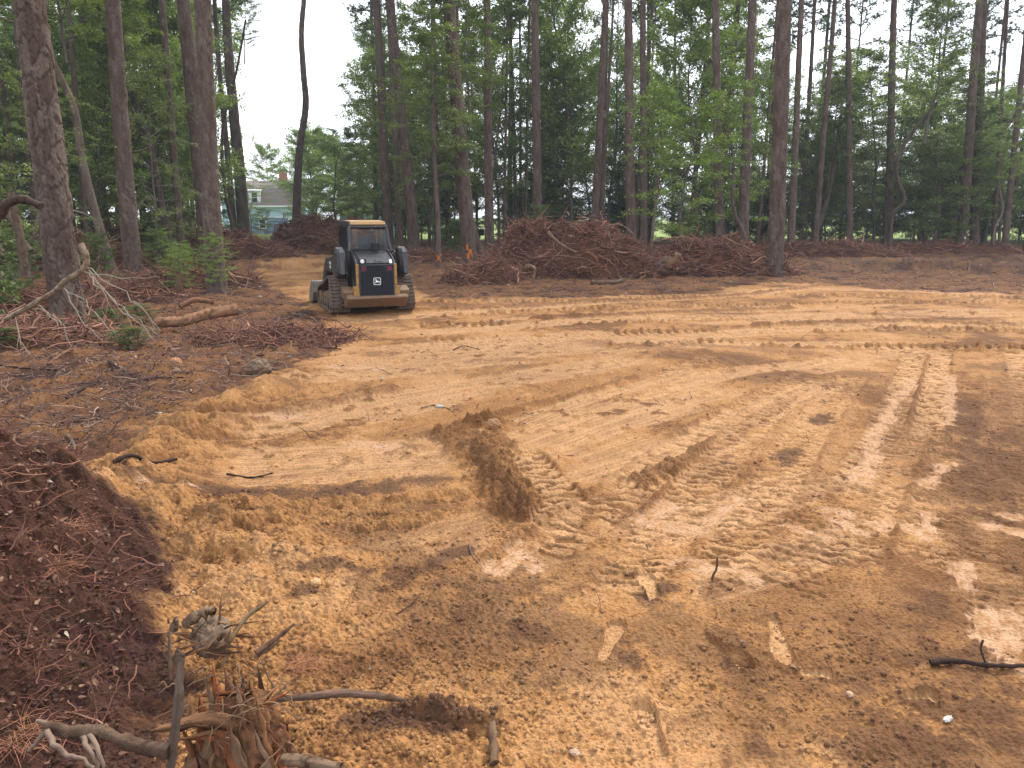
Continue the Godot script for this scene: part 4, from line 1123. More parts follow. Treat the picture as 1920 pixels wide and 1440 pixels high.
func prepare_debris() -> void:
	rng.seed = 31
	# sticks one metre long, of differing crookedness
	for k in 7:
		var b := Builder.new()
		var pts := PackedVector3Array()
		var bend := 0.06 + 0.045 * k
		var p := Vector3(-0.5, 0, 0)
		var d := Vector3(1, 0, 0)
		for s in 7:
			pts.append(p)
			p += d / 6.0
			d = (d + Vector3(0, rng.randfn(), rng.randfn()) * bend * 2.2).normalized()
		b.tube(pts, taper(7, 0.017, 0.006), 5, Color.WHITE, false)
		if k > 2:
			for f in 2:
				var q := pts[2 + f * 2]
				var o := Vector3(0.25, rng.randf_range(-0.2, 0.2), rng.randf_range(-0.2, 0.2))
				b.tube(PackedVector3Array([q, q + o * 0.5, q + o + Vector3(0, rng.randfn() * 0.05, 0)]), PackedFloat32Array([0.009, 0.006, 0.003]), 4, Color.WHITE, false)
		sticks.append(b.mesh())
	# crumbs of soil
	var lump := noise(FastNoiseLite.TYPE_SIMPLEX_SMOOTH, 1.3, 5, 2)
	for k in 5:
		var ball := SphereMesh.new()
		ball.radius = 1.0
		ball.height = 2.0
		ball.radial_segments = 9
		ball.rings = 5
		var a := ball.get_mesh_arrays()
		var v: PackedVector3Array = a[Mesh.ARRAY_VERTEX]
		var b := Builder.new()
		for q in v:
			var w := q * (0.8 + 0.55 * lump.get_noise_3d(q.x + k * 7.0, q.y, q.z) + 0.2 * lump.get_noise_3d(q.x * 3.0, q.y * 3.0 + k * 3.0, q.z * 3.0))
			b.v.append(Vector3(w.x, w.y * 0.72, w.z))
			b.n.append(w.normalized())
			b.c.append(Color.WHITE)
			b.t.append(Vector2(0, 0))
		b.i = a[Mesh.ARRAY_INDEX]
		clods.append(b.mesh())
	paint("wood", 0.58, 0.52, 0.47, 0.9, true)
	var w: StandardMaterial3D = mats.wood
	w.uv1_triplanar = true
	w.uv1_scale = Vector3(14, 14, 14)
	w.albedo_texture = noise_texture(noise(FastNoiseLite.TYPE_SIMPLEX_SMOOTH, 0.06, 71, 4), 256, ramp([[0.0, Color(0.55, 0.52, 0.5)], [0.5, Color(0.92, 0.9, 0.88)], [1.0, Color(1, 1, 1)]]))
	w.heightmap_enabled = true
	w.heightmap_texture = noise_texture(noise(FastNoiseLite.TYPE_SIMPLEX_SMOOTH, 0.05, 72, 4), 256)
	w.heightmap_scale = 0.5
	paint("crumb", 1, 1, 1, 0.95, true)
	paint("dead_leaf", 1, 1, 1, 0.8, true)


func brown() -> Color:
	var r := rng.randf()
	return TWIG_DARK.lerp(TWIG_RED, r * 1.2) if r < 0.75 else TWIG_RED.lerp(TWIG_PALE, (r - 0.75) / 0.25 * rng.randf())


func lying(at: Vector3, dir: Vector3, long: float, thick: float) -> Transform3D:
	var x := dir.normalized()
	var y := (Vector3.UP - x * x.y).normalized() if absf(x.y) < 0.95 else Vector3.RIGHT
	y = y.rotated(x, rng.randf() * TAU)
	return Transform3D(Basis(x * long, y * thick, x.cross(y) * thick), at)


# a heap of soil, roots and branches pushed together
func brush_pile(at: Vector2, wide: float, deep: float, high: float, turn: float, count: int, long: float, label: String, name_it := "brush_pile") -> Node3D:
	var t := thing(name_it, Vector3(at.x, ground_y(at.x, at.y) - 0.05, at.y), turn)
	rng.seed = int(absf(at.x) * 331.0 + wide * 17.0)
	var f := noise(FastNoiseLite.TYPE_SIMPLEX_SMOOTH, 0.75, rng.randi() % 1000, 4)
	var b := Builder.new()
	var rings := 34
	var sides := 72
	var heap := func(a: float, s: float) -> Vector3:
		var x := cos(a) * s * wide
		var z := sin(a) * s * deep
		var lobes := 1.0 + 0.25 * sin(a * 3.0 + wide) * s
		var y := high * pow(maxf(0.0, 1.0 - s * s), 0.8) * lobes * (1.0 + 0.55 * f.get_noise_2d(x, z)) + 0.22 * f.get_noise_2d(x * 3.0, z * 3.0) * minf(1.0, high) * (1.0 - s * s)
		return Vector3(x, y, z)
	for k in rings + 1:
		for s in sides + 1:
			var p: Vector3 = heap.call(TAU * s / sides, float(k) / rings)
			b.v.append(p)
			var e := 0.06
			b.n.append(Vector3.UP)
			b.c.append(HUMUS.lerp(LITTER, clampf(0.45 + 1.2 * f.get_noise_3d(p.x * 2.0, p.y * 2.0, p.z * 2.0), 0.0, 1.0)))
			b.t.append(Vector2(p.x, p.z))
	for k in rings:
		for s in sides:
			var a := k * (sides + 1) + s
			b.i.append_array([a, a + 1, a + sides + 1, a + 1, a + sides + 2, a + sides + 1])
	for k in range(1, rings):
		for s in sides + 1:
			var m := k * (sides + 1) + s
			var e := b.v[m + sides + 1] - b.v[m - sides - 1]
			var w := b.v[k * (sides + 1) + (s + 1) % sides] - b.v[k * (sides + 1) + (s - 1 + sides) % sides]
			var q := w.cross(e).normalized()
			b.n[m] = q if q.y > 0.0 else -q
	part("soil_core", b.mesh(), mats.soil, t)
	var where := []
	var tints := []
	for v in sticks.size():
		where.append([])
		tints.append([])
	for k in count:
		var a := rng.randf() * TAU
		var s := sqrt(rng.randf()) * 1.04
		var p: Vector3 = heap.call(a, minf(s, 1.0))
		var out := Vector3(cos(a), 0.35, sin(a))
		var d := (Vector3(rng.randfn(), rng.randfn() * 0.4, rng.randfn()) + Vector3(-sin(a), 0, cos(a)) * rng.randfn() + out * rng.randf_range(-0.3, 0.35)).normalized()
		var l := long * pow(rng.randf(), 2.6) * 1.3 + 0.2
		var v := rng.randi() % sticks.size()
		where[v].append(lying(p + d * l * 0.08 + Vector3(0, rng.randf() * 0.16 - 0.04, 0), d, l, rng.randf_range(0.5, 1.5) * (0.45 + l * 0.55)))
		tints[v].append(brown() * Color(1.25, 1.0, 0.9))
	for v in sticks.size():
		scatter("root_tangle", sticks[v], mats.twig, where[v], tints[v], t)
	tag(t, label, "brush pile")
	return t


# a single branch or log along points; knots and a broken end make it uneven
func limb(called: String, pts: PackedVector3Array, r0: float, r1: float, col: Color, label: String, category: String, group := "", sides := 9, rough := 0.12) -> MeshInstance3D:
	var line := curve(pts, 9)
	var middle := pts[0]
	var b := Builder.new()
	var rad := taper(line.size(), r0, r1)
	for k in rad.size():
		rad[k] *= 1.0 + rough * rng.randfn()
		line[k] += Vector3(rng.randfn(), rng.randfn(), rng.randfn()) * r0 * rough * 0.8 - middle
	b.tube(line, rad, sides + 3, col)
	for k in b.c.size():
		var u := b.t[k].x
		var grain := n_fine.get_noise_2d(cos(u * TAU) * 1.3 + pts[0].x * 9.0, sin(u * TAU) * 1.3 + b.t[k].y * 0.5)
		var n := n_fine.get_noise_3d(b.v[k].x * 2.0, b.v[k].y * 2.0, b.v[k].z * 2.0 + pts[0].x)
		b.c[k] = (col * (1.0 + 0.55 * grain)).lerp(LOAM, clampf(0.15 + n * 1.5, 0.0, 0.75))
		b.v[k] += b.n[k] * (n * 0.25 + grain * 0.2) * r0
	var o := part(called, b.mesh(), mats.wood, self)
	o.position = middle
	tag(o, label, category, group)
	return o


func add_twig(to: Node3D, pts: PackedVector3Array, r0: float, r1: float, col: Color, called := "twig") -> void:
	var b := Builder.new()
	var line := curve(pts, 4)
	var jag := pts[0].distance_to(pts[pts.size() - 1]) * 0.014
	for k in line.size():
		line[k] += Vector3(rng.randfn(), rng.randfn(), rng.randfn()) * jag - to.position
	if jag > 0.008:
		for k in range(3, line.size() - 1, 3):
			var o := (line[k + 1] - line[k]).normalized().rotated(Vector3(rng.randfn(), rng.randfn(), rng.randfn()).normalized(), rng.randf_range(0.4, 0.9)) * rng.randf_range(0.1, 0.35)
			b.tube(PackedVector3Array([line[k], line[k] + o * 0.5, line[k] + o + Vector3(0, -0.03, 0)]), PackedFloat32Array([r0 * 0.5, r0 * 0.4, 0.002]), 4, col, false)
	b.tube(line, taper(line.size(), r0, r1), 5, col, false)
	part(called, b.mesh(), mats.twig, to)


func boulder(called: String, at: Vector3, size: Vector3, from: int, col: Color, label: String, category: String, group := "") -> void:
	var ball := SphereMesh.new()
	ball.radius = 1.0
	ball.height = 2.0
	ball.radial_segments = 64
	ball.rings = 32
	var f := noise(FastNoiseLite.TYPE_CELLULAR, 0.7, from)
	f.cellular_return_type = FastNoiseLite.RETURN_DISTANCE
	var g := noise(FastNoiseLite.TYPE_SIMPLEX_SMOOTH, 1.6, from, 4)
	var a := ball.get_mesh_arrays()
	var v: PackedVector3Array = a[Mesh.ARRAY_VERTEX]
	var b := Builder.new()
	for q in v:
		var w := q * (0.95 + 0.28 * f.get_noise_3dv(q) + 0.2 * g.get_noise_3dv(q) + 0.09 * g.get_noise_3dv(q * 4.0))
		b.v.append(w * size)
		b.c.append(col * (1.0 + 0.6 * g.get_noise_3dv(q * 2.0) + 0.5 * g.get_noise_3dv(q * 7.0)))
		b.t.append(Vector2.ZERO)
		b.n.append(q)
	b.i = a[Mesh.ARRAY_INDEX]
	var sum := PackedVector3Array()
	sum.resize(b.v.size())
	for k in range(0, b.i.size(), 3):
		var n := (b.v[b.i[k + 2]] - b.v[b.i[k]]).cross(b.v[b.i[k + 1]] - b.v[b.i[k]])
		for e in 3:
			sum[b.i[k + e]] += n
	for k in sum.size():
		var q := sum[k].normalized()
		b.n[k] = q if q.dot(b.n[k]) > 0.0 else -q
	var o := part(called, b.mesh(), mats.wood if called == "stump" else mats.crumb, self)
	o.position = at
	o.rotation.y = from
	tag(o, label, category, group)


func lay_debris() -> void:
	brush_pile(Vector2(2.521, -31.362), 4.2, 2.2, 1.75, 0.0, 6200, 1.0, "big heap of torn roots and branches in the middle, behind the sand")
	brush_pile(Vector2(8.484, -31.954), 3.3, 1.7, 1.15, -0.1, 2800, 1.1, "low heap of brush between the big heap and the tall pale pine")
	brush_pile(Vector2(-1.061, -27.531), 1.6, 1.0, 0.7, 0.2, 800, 0.9, "small spill of roots at the left foot of the big heap")
	brush_pile(Vector2(-14.845, -57.055), 3.3, 2.2, 2.0, 0.1, 2600, 1.5, "dark root heap left of the loader, under the lone bare trunk")
	brush_pile(Vector2(-10.495, -50.361), 2.4, 1.6, 1.9, 0.3, 500, 1.5, "root heap half hidden behind the loader's cab")
	brush_pile(Vector2(-20.684, -45.061), 8.0, 2.6, 1.5, 0.06, 3400, 1.4, "long rusty ridge of brush behind the left pines")
	brush_pile(Vector2(-21.581, -36.407), 6.0, 2.2, 1.2, -0.1, 2000, 1.4, "brush ridge behind the thick pine at the left")
	brush_pile(Vector2(-16.249, -46.28), 2.6, 1.6, 0.7, 0.0, 420, 1.2, "low scatter heap beside the track's bend")
	brush_pile(Vector2(19.306, -46.28), 4.6, 1.5, 0.8, 0.0, 1300, 1.3, "low line of brush and cut wood left of the twisted stem")
	brush_pile(Vector2(27.637, -50.361), 6.0, 1.4, 0.55, 0.0, 700, 1.6, "twiggy brush line under the wood's edge at the right")
	brush_pile(Vector2(-4.942, -41.758), 3.4, 1.5, 0.5, 0.0, 520, 1.2, "thin litter heap right of the loader")
	brush_pile(Vector2(-12.048, -18.95), 2.2, 1.2, 0.45, 0.2, 800, 1.1, "tangle of brush round the thick pine's foot")
	brush_pile(Vector2(-11.436, -21.806), 2.4, 1.2, 0.4, -0.1, 800, 1.1, "tangle of brush right of the thick pine")
	brush_pile(Vector2(-11.404, -26.45), 2.6, 1.3, 0.5, 0.1, 800, 1.2, "tangle of brush left of the grey furrowed pine")
	brush_pile(Vector2(-9.046, -13.78), 1.6, 0.9, 0.35, 0.1, 500, 0.9, "small tangle of roots at the left edge, below the pale branch")
	brush_pile(Vector2(-4.511, -14.389), 1.7, 0.8, 0.22, 0.1, 700, 0.6, "dark mat of fine brush before the loader's left track")
	var heap := "limbs sticking out of the brush heaps"
	# limbs that can be told apart in the heaps
	for a in [
		[PackedVector3Array([Vector3(3.138, 2.003, -26), Vector3(3.584, 2.073, -26), Vector3(3.948, 1.88, -26), Vector3(4.229, 1.563, -26)]), 0.036, 0.015, TWIG_PALE, "pale curved limb arching over the big heap's right shoulder"],
		[PackedVector3Array([Vector3(1.14, 1.831, -25), Vector3(1.559, 1.457, -25), Vector3(2.119, 1.183, -25)]), 0.065, 0.035, TWIG_PALE * 0.8, "grey log slanting down across the big heap's front"],
		[PackedVector3Array([Vector3(2.488, 0.318, -24), Vector3(3.026, 0.301, -24), Vector3(3.529, 0.352, -24)]), 0.072, 0.045, TWIG_PALE * 0.7, "short grey log lying at the big heap's foot"],
		[PackedVector3Array([Vector3(0.51, 0.775, -24.4), Vector3(0.715, 0.691, -24.4), Vector3(0.683, 0.403, -24.4)]), 0.086, 0.040, TWIG_PALE, "pale split chunk at the big heap's lower left"],
		[PackedVector3Array([Vector3(2.431, 1.183, -25), Vector3(2.642, 1.081, -25), Vector3(2.786, 0.874, -25)]), 0.072, 0.035, Color(0.28, 0.13, 0.06), "torn orange piece of wood in the big heap"],
		[PackedVector3Array([Vector3(2.86, 1.389, -25), Vector3(3.122, 1.337, -25), Vector3(3.33, 1.32, -25)]), 0.043, 0.025, TWIG_RED, "red brown billet lying across the big heap"],
		[PackedVector3Array([Vector3(3.108, 1.848, -25), Vector3(3.204, 1.508, -25), Vector3(3.332, 1.252, -25)]), 0.036, 0.020, TWIG_PALE * 0.8, "grey stub standing in the big heap"],
		[PackedVector3Array([Vector3(0.696, 0.995, -25), Vector3(1.391, 1.081, -25), Vector3(2, 1.046, -25), Vector3(2.61, 0.943, -25)]), 0.029, 0.010, TWIG_PALE * 0.7, "long pale root running across the big heap"],
		[PackedVector3Array([Vector3(7.24, 1.638, -26.5), Vector3(7.805, 1.403, -26.5), Vector3(8.66, 1.004, -26.5)]), 0.036, 0.015, TWIG_PALE * 0.9, "pale limb slanting to the tall pine's foot"],
		[PackedVector3Array([Vector3(5.039, 1.563, -26), Vector3(5.431, 1.633, -26), Vector3(5.896, 1.686, -26)]), 0.029, 0.015, TWIG_PALE, "light limb lying along the low heap's top"],
		[PackedVector3Array([Vector3(5.956, 1.208, -26), Vector3(6.117, 1.598, -26), Vector3(6.306, 2.091, -26)]), 0.025, 0.010, TWIG_PALE * 0.9, "pale branch pointing up from the low heap"],
		[PackedVector3Array([Vector3(6.689, 1.03, -26), Vector3(6.838, 1.563, -26), Vector3(7.028, 2.003, -26)]), 0.022, 0.007, TWIG_PALE * 0.8, "thin grey branch pointing up from the low heap's right side"],
		[PackedVector3Array([Vector3(-10.441, 0.286, -47), Vector3(-10.895, 0.991, -47), Vector3(-11.667, 1.723, -47)]), 0.065, 0.030, TWIG_PALE * 0.8, "pale limb leaning down the dark heap's right slope"],
		[PackedVector3Array([Vector3(-14.65, 0.767, -47), Vector3(-13.5, 0.927, -47), Vector3(-12.506, 1.246, -47)]), 0.050, 0.020, TWIG_PALE * 0.8, "grey limb along the dark heap's front"],
		[PackedVector3Array([Vector3(-12.238, 1.872, -48), Vector3(-12.48, 2.26, -48), Vector3(-12.688, 2.646, -48)]), 0.058, 0.020, TWIG_RED, "dark stub sticking out of the dark heap's top"],
		[PackedVector3Array([Vector3(-11.505, 1.723, -47), Vector3(-11.645, 2.135, -47), Vector3(-11.943, 2.577, -47)]), 0.058, 0.020, TWIG_RED * 0.8, "second stub leaning left on the dark heap's top"],
		[PackedVector3Array([Vector3(-8.904, 0.385, -24), Vector3(-8.497, 0.218, -24), Vector3(-7.918, 0.084, -24)]), 0.036, 0.015, TWIG_PALE, "pale stick beside the grey furrowed pine"],
		[PackedVector3Array([Vector3(-13.871, 1.442, -30), Vector3(-13.808, 1.237, -30), Vector3(-13.787, 1.032, -30)]), 0.043, 0.025, TWIG_PALE, "pale upright splinter in the rusty brush ridge"],
		[PackedVector3Array([Vector3(-11.164, 1.732, -33), Vector3(-11.371, 1.396, -33), Vector3(-11.526, 1.171, -33)]), 0.036, 0.020, TWIG_PALE, "forked pale piece by the house's lawn"],
	]:
		rng.seed = int(a[0][0].x * 977.0)
		limb("heap_limb", a[0], a[1], a[2], a[3], a[4], "branch", heap)
	boulder("root_ball", Vector3(4.975, 0.762, -24.6), Vector3(0.42, 0.36, 0.36), 31, Color(0.085, 0.052, 0.036), "upturned stump with its root ball at the big heap's right end", "stump")
	limb("stump_end", PackedVector3Array([Vector3(4.999, 0.781, -24.3), Vector3(5.112, 0.916, -24.3), Vector3(5.237, 1.116, -24.3)]), 0.16, 0.13, Color(0.28, 0.17, 0.11), "sawn brown stem of the upturned stump at the heap's right end", "log", "", 12, 0.08)
	# cut log ends at the wood's edge
	limb("cut_log", PackedVector3Array([Vector3(20.649, 0.066, -52), Vector3(19.867, -0.076, -52)]), 0.28, 0.28, Color(0.3, 0.17, 0.11), "cut log lying end on at the wood's right edge", "log", "", 16, 0.03)
	limb("cut_log", PackedVector3Array([Vector3(19.473, -0.258, -50), Vector3(20.151, -0.052, -50), Vector3(20.419, 0.051, -50)]), 0.11, 0.1, TWIG_PALE * 0.8, "grey billet in front of the cut log", "log", "", 12, 0.05)
	limb("cut_log", PackedVector3Array([Vector3(22.52, -0.12, -50), Vector3(23.097, 0.017, -50), Vector3(23.388, 0.222, -50)]), 0.12, 0.1, TWIG_PALE, "pale crooked billet left of the twisted stem", "log", "", 12, 0.05)
	limb("cut_log", PackedVector3Array([Vector3(22.829, 0.91, -51), Vector3(23.244, 0.632, -51), Vector3(23.697, 0.354, -51)]), 0.1, 0.08, TWIG_PALE * 0.9, "pale stub pointing up left of the twisted stem", "log", "", 12, 0.05)
	# the left foreground
	limb("fallen_log", PackedVector3Array([Vector3(-7.288, 0.232, -15.4), Vector3(-6.851, 0.216, -15.6), Vector3(-6.464, 0.322, -15.9), Vector3(-5.889, 0.398, -16.2)]), 0.1, 0.115, Color(0.5, 0.29, 0.17), "peeled orange brown log lying left of the track", "log", "", 18, 0.025)
	limb("log_piece", PackedVector3Array([Vector3(-7.371, 0.385, -16.8), Vector3(-7.122, 0.506, -17), Vector3(-6.785, 0.448, -17.2)]), 0.07, 0.05, Color(0.36, 0.19, 0.11), "broken reddish piece of trunk behind the peeled log", "log", "", 12, 0.1)
	limb("bark_log", PackedVector3Array([Vector3(-7.549, -0.222, -11.3), Vector3(-7.275, -0.16, -11.4), Vector3(-6.998, -0.054, -11.7)]), 0.05, 0.1, Color(0.42, 0.24, 0.12), "tan stripped root end at the left edge of the clearing", "log", "", 12, 0.1)
	var pale := Color(0.5, 0.41, 0.3)
	rng.seed = 8
	var arch := limb("fallen_branch", PackedVector3Array([Vector3(-8.358, 0.68, -12.4), Vector3(-7.83, 0.953, -12.4), Vector3(-7.443, 1.17, -12.4), Vector3(-7.277, 1.309, -12.4), Vector3(-6.966, 1.507, -12.4), Vector3(-6.882, 1.703, -12.4), Vector3(-6.952, 1.907, -12.4)]), 0.038, 0.052, pale, "pale smooth branch arching in front of the thick pine", "branch", "", 12, 0.05)
	for a in [PackedVector3Array([Vector3(-6.946, 1.464, -12.4), Vector3(-6.438, 1.436, -12.2), Vector3(-6.013, 1.368, -12.1), Vector3(-5.537, 1.434, -12)]), PackedVector3Array([Vector3(-6.933, 1.429, -12.4), Vector3(-6.391, 1.02, -12.1), Vector3(-5.915, 0.747, -11.9), Vector3(-5.51, 0.523, -11.7)]), PackedVector3Array([Vector3(-6.892, 1.55, -12.4), Vector3(-6.214, 1.234, -12), Vector3(-5.713, 0.957, -11.7), Vector3(-5.392, 0.621, -11.5)]), PackedVector3Array([Vector3(-7.309, 1.196, -12.4), Vector3(-6.779, 1.023, -12), Vector3(-6.433, 0.761, -11.8), Vector3(-6.145, 0.556, -11.6)]), PackedVector3Array([Vector3(-7.31, 1.188, -12.4), Vector3(-6.917, 0.764, -12.1), Vector3(-6.471, 0.44, -11.8)]), PackedVector3Array([Vector3(-7.762, 0.935, -12.4), Vector3(-7.386, 0.707, -12.2), Vector3(-7.227, 0.617, -12.1), Vector3(-7.011, 0.338, -11.9)]), PackedVector3Array([Vector3(-7.874, 0.882, -12.4), Vector3(-7.482, 0.828, -12.2), Vector3(-7.175, 0.708, -12)]), PackedVector3Array([Vector3(-6.88, 1.507, -12.4), Vector3(-6.591, 1.223, -12.2), Vector3(-6.32, 0.819, -12)]), PackedVector3Array([Vector3(-8.153, 0.768, -12.4), Vector3(-7.931, 0.374, -12.1), Vector3(-7.767, 0.173, -12)]), PackedVector3Array([Vector3(-6.852, 1.378, -12.4), Vector3(-6.184, 0.904, -12), Vector3(-5.496, 0.456, -11.6)])]:
		add_twig(arch, a, 0.01, 0.004, pale * 0.4)
	limb("arched_limb", PackedVector3Array([Vector3(-7.805, 2.235, -11.5), Vector3(-7.584, 2.39, -11.5), Vector3(-7.471, 2.521, -11.5), Vector3(-7.287, 2.597, -11.5), Vector3(-7.118, 2.567, -11.5), Vector3(-6.97, 2.498, -11.5)]), 0.085, 0.05, Color(0.13, 0.1, 0.075), "dark thick limb arching in at the left edge", "branch", "", 12, 0.05)
	limb("leaning_pole", PackedVector3Array([Vector3(-8.346, 2.742, -13), Vector3(-8.313, 2.221, -13), Vector3(-8.285, 1.779, -13), Vector3(-8.311, 1.331, -13)]), 0.06, 0.075, Color(0.22, 0.18, 0.14), "grey leaning stem left of the thick pine", "branch", "", 10, 0.06)
	limb("leaning_pole", PackedVector3Array([Vector3(-9.111, 2.446, -14), Vector3(-8.928, 1.974, -14), Vector3(-8.767, 1.735, -14)]), 0.04, 0.05, Color(0.22, 0.18, 0.14), "thin stem leaning across behind the pale trunk at the left edge", "branch", "", 10, 0.06)
	boulder("rock", on_ground(Vector2(-3.798, -11.157).x, Vector2(-3.798, -11.157).y, 0.1), Vector3(0.22, 0.17, 0.19), 3, Color(0.14, 0.094, 0.06), "grey brown boulder on the sand's left edge", "rock")
	boulder("soil_clod", on_ground(Vector2(-5.362, -11.859).x, Vector2(-5.362, -11.859).y, 0.03), Vector3(0.12, 0.09, 0.1), 4, Color(0.3, 0.15, 0.07), "round brown clod in the topsoil left of the boulder", "clod")
	boulder("soil_clod", on_ground(Vector2(-4.959, -10.965).x, Vector2(-4.959, -10.965).y, 0.03), Vector3(0.1, 0.07, 0.08), 5, Color(0.16, 0.09, 0.06), "dark rooty clod just below the round one", "clod")
	boulder("soil_clod", on_ground(Vector2(-1.25, -4.432).x, Vector2(-1.25, -4.432).y, 0.01), Vector3(0.045, 0.03, 0.04), 6, Color(0.42, 0.24, 0.11), "sandy clod above the stump's right root", "clod")
	boulder("soil_clod", on_ground(Vector2(-0.212, -8.28).x, Vector2(-0.212, -8.28).y, 0.04), Vector3(0.11, 0.08, 0.09), 7, Color(0.24, 0.13, 0.06), "dark lump on top of the soil pile in the middle", "clod")
	boulder("pebble", on_ground(Vector2(-1.906, -10.89).x, Vector2(-1.906, -10.89).y, 0.01), Vector3(0.03, 0.025, 0.03), 8, Color(0.34, 0.32, 0.28), "small white stone on the far sand, left of the middle", "stone")
	boulder("pebble", on_ground(Vector2(-0.912, -9.236).x, Vector2(-0.912, -9.236).y, 0.015), Vector3(0.07, 0.025, 0.04), 9, Color(0.34, 0.32, 0.28), "white flake among twigs above the soil pile", "stone")
	boulder("pebble", on_ground(Vector2(2.055, -3.146).x, Vector2(2.055, -3.146).y, 0.01), Vector3(0.035, 0.012, 0.02), 10, Color(0.34, 0.32, 0.28), "white flake in the dark soil at the lower right", "stone")
	boulder("pebble", on_ground(Vector2(1.672, -3.327).x, Vector2(1.672, -3.327).y, 0.008), Vector3(0.03, 0.018, 0.02), 11, Color(0.36, 0.22, 0.14), "flat brown stone right of the boot prints", "stone")
	boulder("pebble", on_ground(Vector2(0.28, -2.929).x, Vector2(0.28, -2.929).y, 0.004), Vector3(0.032, 0.014, 0.022), 12, Color(0.3, 0.2, 0.13), "flat stone at the bottom edge, left of a boot print", "stone")
	# sticks that can be pointed at
	var lone := [
		[PackedVector2Array([Vector2(-6.381, -11.772), Vector2(-5.476, -10.89), Vector2(-5.063, -10.636), Vector2(-4.763, -10.743)]), 0.022, TWIG_DARK, "long dark root on the topsoil left of the boulder"],
		[PackedVector2Array([Vector2(-5.693, -9.431), Vector2(-5.786, -9.999), Vector2(-5.926, -10.6)]), 0.025, TWIG_DARK, "short dark crooked stick below the long root"],
		[PackedVector2Array([Vector2(-5.057, -8.214), Vector2(-4.964, -8.392), Vector2(-4.817, -8.554)]), 0.018, TWIG_RED, "reddish stick at the sand bank's upper left"],
		[PackedVector2Array([Vector2(-5.263, -7.494), Vector2(-5.295, -7.759), Vector2(-5.467, -8.236)]), 0.022, TWIG_DARK, "dark stick near the left edge above the spoil heap"],
		[PackedVector2Array([Vector2(-7.353, -11.772), Vector2(-7.602, -12.801), Vector2(-7.564, -13.494)]), 0.018, Color(0.4, 0.22, 0.13), "orange brown split stick near the left edge"],
		[PackedVector2Array([Vector2(-7.838, -11.355), Vector2(-7.589, -11.477), Vector2(-6.981, -11.355)]), 0.02, TWIG_DARK, "thin dark stick at the left edge over the stripped root"],
		[PackedVector2Array([Vector2(-4.77, -7.819), Vector2(-4.572, -7.568), Vector2(-4.407, -7.315)]), 0.02, TWIG_PALE * 0.8, "pale bent stick standing at the sand bank's left end"],
		[PackedVector2Array([Vector2(-3.322, -6.025), Vector2(-3.246, -6.176), Vector2(-3.227, -6.484), Vector2(-3.116, -6.73)]), 0.022, TWIG_DARK, "dark branch lying on the sand bank's foot"],
		[PackedVector2Array([Vector2(-4.914, -13.494), Vector2(-4.305, -12.801), Vector2(-4.306, -14.389)]), 0.015, TWIG_DARK, "thin branch on the dark litter before the loader"],
		[PackedVector2Array([Vector2(-3.839, -13.438), Vector2(-3.386, -13.55), Vector2(-3.059, -13.383)]), 0.02, TWIG_RED, "stick at the litter's edge before the loader"],
		[PackedVector2Array([Vector2(-2.667, -6.73), Vector2(-2.433, -6.7), Vector2(-2.247, -6.776)]), 0.012, TWIG_DARK, "thin stick on the pale scraped strip"],
		[PackedVector2Array([Vector2(-1.128, -9.129), Vector2(-0.978, -9.291), Vector2(-0.759, -9.076)]), 0.01, TWIG_PALE, "pale twigs beside the white flake"],
		[PackedVector2Array([Vector2(-0.316, -5.22), Vector2(-0.29, -5.038), Vector2(-0.242, -4.892)]), 0.008, TWIG_PALE * 0.9, "curved pale twig below the soil pile"],
		[PackedVector2Array([Vector2(-0.69, -4.148), Vector2(-0.639, -4.244), Vector2(-0.571, -4.363)]), 0.006, TWIG_RED, "short straight twig in the sand, left of the middle"],
		[PackedVector2Array([Vector2(2.197, -3.565), Vector2(2.343, -3.584), Vector2(2.489, -3.546), Vector2(2.711, -3.565)]), 0.018, TWIG_DARK, "dark root lying at the lower right edge"],
		[PackedVector2Array([Vector2(-1.06, -13.494), Vector2(-0.885, -13.78), Vector2(-0.578, -13.494)]), 0.012, TWIG_DARK, "dark twig on the far sand"],
	]
	for a in lone:
		var pts := PackedVector3Array()
		rng.seed = int(absf(a[0][0].x) * 1213.0)
		for p in a[0]:
			pts.append(on_ground(p.x, p.y, float(a[1]) * 0.7 + rng.randf() * 0.02))
		limb("stick", pts, a[1], a[1] * 0.5, a[2], a[3], "stick", "", 7)
	# upright sticks
	var stake: Vector3 = on_ground(Vector2(1.326, -4.621).x, Vector2(1.326, -4.621).y, -0.04)
	limb("upright_stick", PackedVector3Array([stake, stake + Vector3(0.006, 0.07, 0), stake + Vector3(0.025, 0.12, 0), stake + Vector3(0.024, 0.2, 0)]), 0.009, 0.007, Color(0.2, 0.12, 0.075), "short stick standing upright in the sand, right of the middle", "stick", "", 8, 0.05)
	stake = on_ground(Vector2(2.5, -3.565).x, Vector2(2.5, -3.565).y)
	limb("upright_stick", PackedVector3Array([stake, stake + Vector3(-0.03, 0.06, 0), stake + Vector3(-0.05, 0.11, 0), stake + Vector3(-0.045, 0.16, 0)]), 0.006, 0.006, Color(0.12, 0.08, 0.06), "dark twig rising from the root at the lower right", "stick", "", 8, 0.05)
	stake = on_ground(Vector2(-0.078, -2.83).x, Vector2(-0.078, -2.83).y, 0.01)
	limb("split_stick", PackedVector3Array([stake, stake + Vector3(-0.005, 0.03, -0.1), stake + Vector3(-0.01, 0.045, -0.2)]), 0.022, 0.018, Color(0.3, 0.2, 0.12), "split stake end at the bottom edge of the picture", "stick", "", 8, 0.1)


